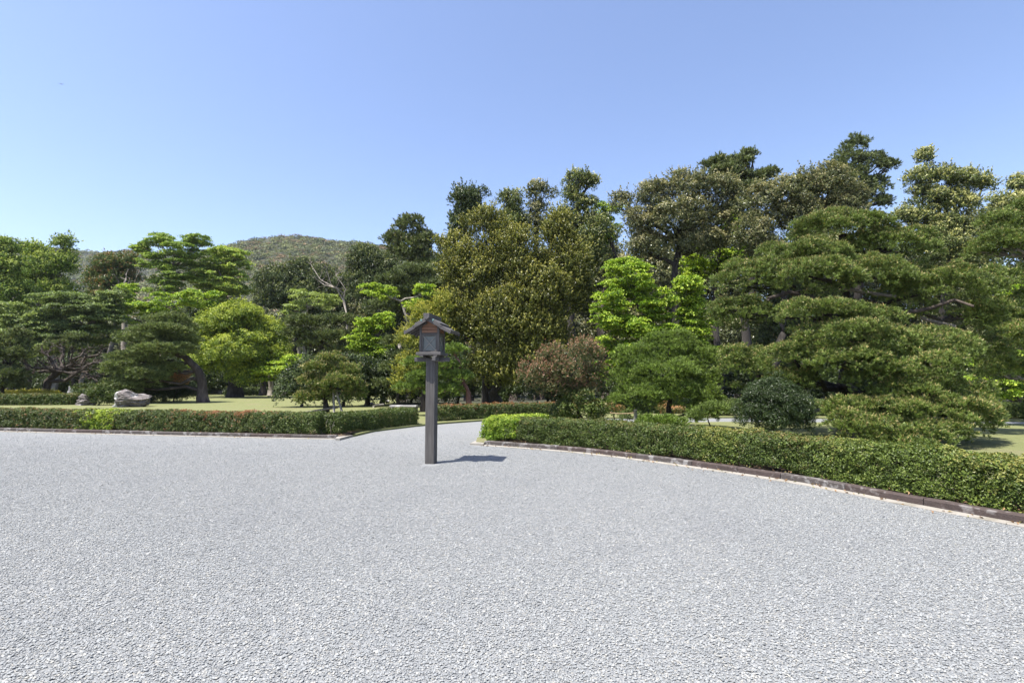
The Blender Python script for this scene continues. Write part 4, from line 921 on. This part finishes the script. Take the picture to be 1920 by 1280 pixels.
bare_tree('pale bare branches beside the red tipped tree', 60, 235, [(225, 520), (245, 530), (232, 545), (250, 550)], [(234, 600), (232, 560)], .35, BARKG, 3)

# plain trunks beyond the lawn
def trunk_only(label, px, py, depth, top, r, bark, lean=0, group=None):
    p = at(px, py, depth); p.z = GARD; q = at(px+lean, top, depth); t = empty('tree_trunk', p); tag(t, label, 'tree', group)
    b = MB(); b.tube([v-p for v in wiggle(p-Vector((0, 0, .1)), q, 5, .02)], [r*1.3, r, r*.95, r*.9, r*.85, r*.8], 9, .08)
    b.build('trunk', bark, t, True)
for px, top, d, r, bk, ln, lb in ((491, 640, 55, .3, BARKD, 6, 'dark trunk just right of the round bright tree'), (506, 640, 54, .26, BARKG, 6, 'pale sunlit trunk behind the lawn'), (533, 640, 52, .22, BARKD, 0, 'slim dark trunk in front of the pale wall'), (560, 640, 56, .2, BARKG, 0, 'thin grey trunk left of the small propped pine'),
                                  (718, 650, 34, .10, BARKD, 3, 'thin dark trunk left of the slim pine'), (812, 640, 25, .09, BARKD, 0, 'thin trunk hidden beside the lantern post'), (915, 600, 29, .3, BARKD, 10, 'dark leaning trunk under the olive tree')):
    trunk_only(lb, px, 745, d, top, r, bk, ln)

# forest filling in behind
skyl = [(-150, 560), (0, 560), (150, 590), (300, 560), (450, 560), (600, 590), (700, 560), (790, 500), (870, 440), (1000, 430), (1150, 420), (1300, 430), (1450, 420), (1650, 420), (1800, 440), (1950, 430), (2150, 440)]
sx_ = [p[0] for p in skyl]; sy_ = [p[1] for p in skyl]
for i in range(26):
    px = -140+i*90+random.uniform(-20, 20); depth = random.uniform(66, 76) if px < 780 else random.uniform(46, 54)
    ty = float(np.interp(px, sx_, sy_))+random.uniform(0, 36); h = (745-ty)
    tree('forest_tree', 'dark woodland tree filling in behind the garden trees', 'tree', depth, px, [(px, ty+h*.3, 60, h*.30), (px+random.uniform(-20, 20), ty+h*.68, 66, h*.32)], random.choice(['dark', 'dark', 'greybroad']), 'broad', rc=depth*.0145, k=8, tint=random.uniform(.1, .4), group='dark woodland trees behind the garden', bark=BARKD)
for i in range(20):
    px = 560+i*75+random.uniform(-15, 15); depth = random.uniform(30, 36)
    tree('understorey_shrub', 'dark shaded evergreen shrub under the tall trees', 'shrub', depth, px, [(px, 728, 50, 34), (px+20, 700, 40, 30)], 'dark', 'broad', rc=.4, k=7, tint=.1, group='dark shrubs under the tall trees', bark=BARKD)
for i in range(9):
    px = 20+i*62+random.uniform(-15, 15)
    tree('understorey_shrub', 'dark shaded evergreen shrub at the back of the left lawn', 'shrub', 60, px, [(px, 715, 44, 30), (px+10, 690, 34, 24)], 'dark', 'broad', rc=.6, k=7, tint=.1, group='dark shrubs at the back of the left lawn', bark=BARKD)

# ================================================================== SMALL THINGS
def rock(label, px, py, depth, w, h, mat, seed, d=None, two=None):
    import bmesh
    rr = random.Random(seed); base = at(px, py, depth); base.z = GARD; root = None
    bm = bmesh.new(); bmesh.ops.create_icosphere(bm, subdivisions=5, radius=1); dirs = [Vector((rr.gauss(0, 1), rr.gauss(0, 1), rr.gauss(0, 1))).normalized() for _ in range(14)]; lim = [rr.uniform(.58, .9) for _ in dirs]
    from mathutils import noise as mn
    for v in bm.verts:
        p = v.co.copy()
        for dd, l in zip(dirs, lim):
            s_ = p.dot(dd)
            if s_ > l: p -= dd*(s_-l)*.97
        led = math.sin((p.z*5.2+p.x*1.1+mn.noise(p*1.3)*1.6)); p += Vector((p.x, p.y, 0))*(.045*(abs(led)**.3)*(1 if led > 0 else -1))
        p += p.normalized()*(mn.noise(p*1.6+Vector((seed, 0, 0)))*.16-abs(mn.noise(Vector((p.x*1.2, p.y*1.2, p.z*4))+Vector((seed, 3, 1))))*.34+mn.noise(p*6)*.07-abs(mn.noise(p*11))*.07+mn.noise(p*25)*.02)
        v.co = Vector((p.x*w/2, p.y*(d or w*.7)/2, (p.z*(1-.32*p.x)+.3)*h/1.15))
    me = bpy.data.meshes.new('rock'); bm.to_mesh(me); bm.free(); me.materials.append(mat)
    if two:
        me.materials.append(two)
        for f in me.polygons:
            if f.center.x < -w*.22: f.material_index = 1
    o = bpy.data.objects.new('rock', me); COL.objects.link(o); o.location = base; tag(o, label, 'rock'); return o
rock('large grey rock with a white left face before the dark shrubs', 250, 764, 31, 2.5, .95, ROCK, 3, two=ROCKW)
rock('small dark pointed rock left of the large pale one', 165, 760, 33, 1.5, .7, ROCK, 8)
rock('upright mottled rock behind the far left hedge', 132, 755, 36, .8, 1.1, ROCKW, 11)
rock('low dark stone half hidden under the sprawling pine', 1615, 780, 13.6, .8, .45, ROCK, 17)
rock('pale low rock behind the right hedge beside the coppery tree', 1042, 786, 16.0, .5, .28, ROCKW, 19)
for i, (x, y, d, w) in enumerate(((728, 752, 38, .45), (698, 756, 34, .5))):
    rock(('small flat stone on the lawn near the slim pine', 'small flat stone on the lawn right of the propped pine')[i], x, y, d, w, .14, ROCKW, 20+i)

# props of the small pine
def pole(name, label, cat, p, q, r, mat, sq=False):
    p, q = Vector(p), Vector(q); o = MB().tube([p-p, (q-p)*.5, q-p], [r, r*.95, r*.9], 8, .03).build(name, mat, None, True); o.location = p; return tag(o, label, cat)
def onG(px, depth, z=GARD): v = at(px, 760, depth); v.z = z; return v
pole('prop_pole', 'near upright wooden prop under the small spreading pine', 'prop', onG(627, 24.3, GARD-.03), at(625, 735, 24.8), .055, WOODP)
pole('prop_pole', 'slanting wooden prop under the small spreading pine', 'prop', onG(643, 24.3, GARD-.03), at(631, 735, 24.8), .055, WOODP)
pole('log', 'long dark log lying on the lawn by the propped pine', 'log', onG(565, 23.6, GARD+.06), onG(634, 25.0, GARD+.28), .06, BARKG)
pole('log', 'short weathered log lying on the lawn', 'log', onG(700, 30, GARD+.08), onG(719, 31, GARD+.12), .08, WOODP)
def flat_stone():
    o = empty('stone_bench', onG(757, 25.5)); tag(o, 'long flat stone slab on low stones at the hedge gap', 'stone slab')
    MB().box((0, 0, .30), (1.35, .35, .09), Matrix.Rotation(R(-6), 3, 'Z'), bev=.02).build('slab', ROCKW, o)
    for s_ in (-.58, .6): MB().box((s_, 0, .12), (.2, .28, .27), Matrix.Rotation(R(9), 3, 'Z'), bev=.04).build('support_stone', ROCK, o)
flat_stone()
# short post with rope
pr = onG(1191, 14.4); o = empty('rope_post', pr); tag(o, 'short round wooden post with a rope behind the right hedge', 'post')
MB().tube([(0, 0, -.05), (0, 0, .4), (0, 0, .74)], [.05, .048, .046], 10, .02).build('post', WOODP, o, True)
m3, n3, o3 = newmat('rope'); p3 = node(n3, 'ShaderNodeBsdfPrincipled', i_Roughness=.9); p3.inputs['Base Color'].default_value = (.32, .23, .13, 1); n3.links.new(p3.outputs[0], o3.inputs[0])
MB().tube([(0, 0, .66), (-.2, .1, .63), (-.42, .2, .62), (-.65, .3, .64)], [.012]*4, 6).build('rope', m3, o)
pole('timber_prop', 'pale squared timber leaning under the huge pine', 'prop', at(1520, 772, 14), at(1562, 763, 14.4), .055, WOODP)
# low wall seen between trunks
w0 = onG(515, 58); o = MB().box((0, 0, .3), (2.6, .2, .6), bev=.02).build('low_wall', GUT); o.location = w0+Vector((0, 0, 0)); tag(o, 'low pale wall glimpsed between the trunks beyond the lawn', 'wall')
# bird
bp = at(115, 158, 90); o = empty('bird', bp, R(20)); tag(o, 'tiny distant bird gliding high in the sky', 'bird')
m4, n4, o4 = newmat('bird_grey'); p4 = node(n4, 'ShaderNodeBsdfPrincipled', i_Roughness=.8); p4.inputs['Base Color'].default_value = (.12, .12, .13, 1); n4.links.new(p4.outputs[0], o4.inputs[0])
MB().tube([(0, -.2, 0), (0, -.1, 0), (0, .05, 0), (0, .2, 0)], [.01, .05, .05, .01], 8).build('body', m4, o, True)
for sx in (-1, 1): mesh('wing', [(0, -.07, .0), (0, .06, 0), (sx*.25, .03, .05), (sx*.42, .06, .01), (sx*.25, -.06, .06)], [(0, 1, 2, 4), (4, 2, 3)], m4, o)

def litter(line, n, o0, o1, label):
    pts = resample(line, .05); A = offset(pts, 1.0); m, nn, out = newmat('dry_leaf'); oi = node(nn, 'ShaderNodeAttribute', attribute_name='v').outputs['Fac']
    p = node(nn, 'ShaderNodeBsdfPrincipled', i_Roughness=.8); nn.links.new(ramp(nn, oi, [(0, (.10, .05, .025)), (.6, (.28, .17, .08)), (1, (.20, .20, .06))]), p.inputs['Base Color']); nn.links.new(p.outputs[0], out.inputs[0])
    P = []
    for _ in range(n):
        i = random.randrange(len(pts)); o = random.choice([random.uniform(o0, o1), random.gauss(0, .15)-.05]); q = pts[i].lerp(A[i], o); P.append((q.x, q.y, (.135 if 0 < o < .14 else .025 if o <= 0 else GARD+.03)))
    P = np.array(P); N = unit(np.array([0, 0, 1.0])+rng.normal(size=P.shape)*.35); V = leaves(P, N, .05, .5, .3)
    me = tri_mesh('fallen_leaves', V, 3, m, {'v': np.repeat(rng.random(n), 6)}); o = bpy.data.objects.new('fallen_leaves', me); COL.objects.link(o); tag(o, label, 'leaves', kind='stuff')
litter([p for p in kr if p.y > 3], 420, .13, .5, 'dry leaves fallen along the right kerb')
litter([p for p in kl if p.x > -22], 260, .13, .5, 'dry leaves fallen along the left kerb')
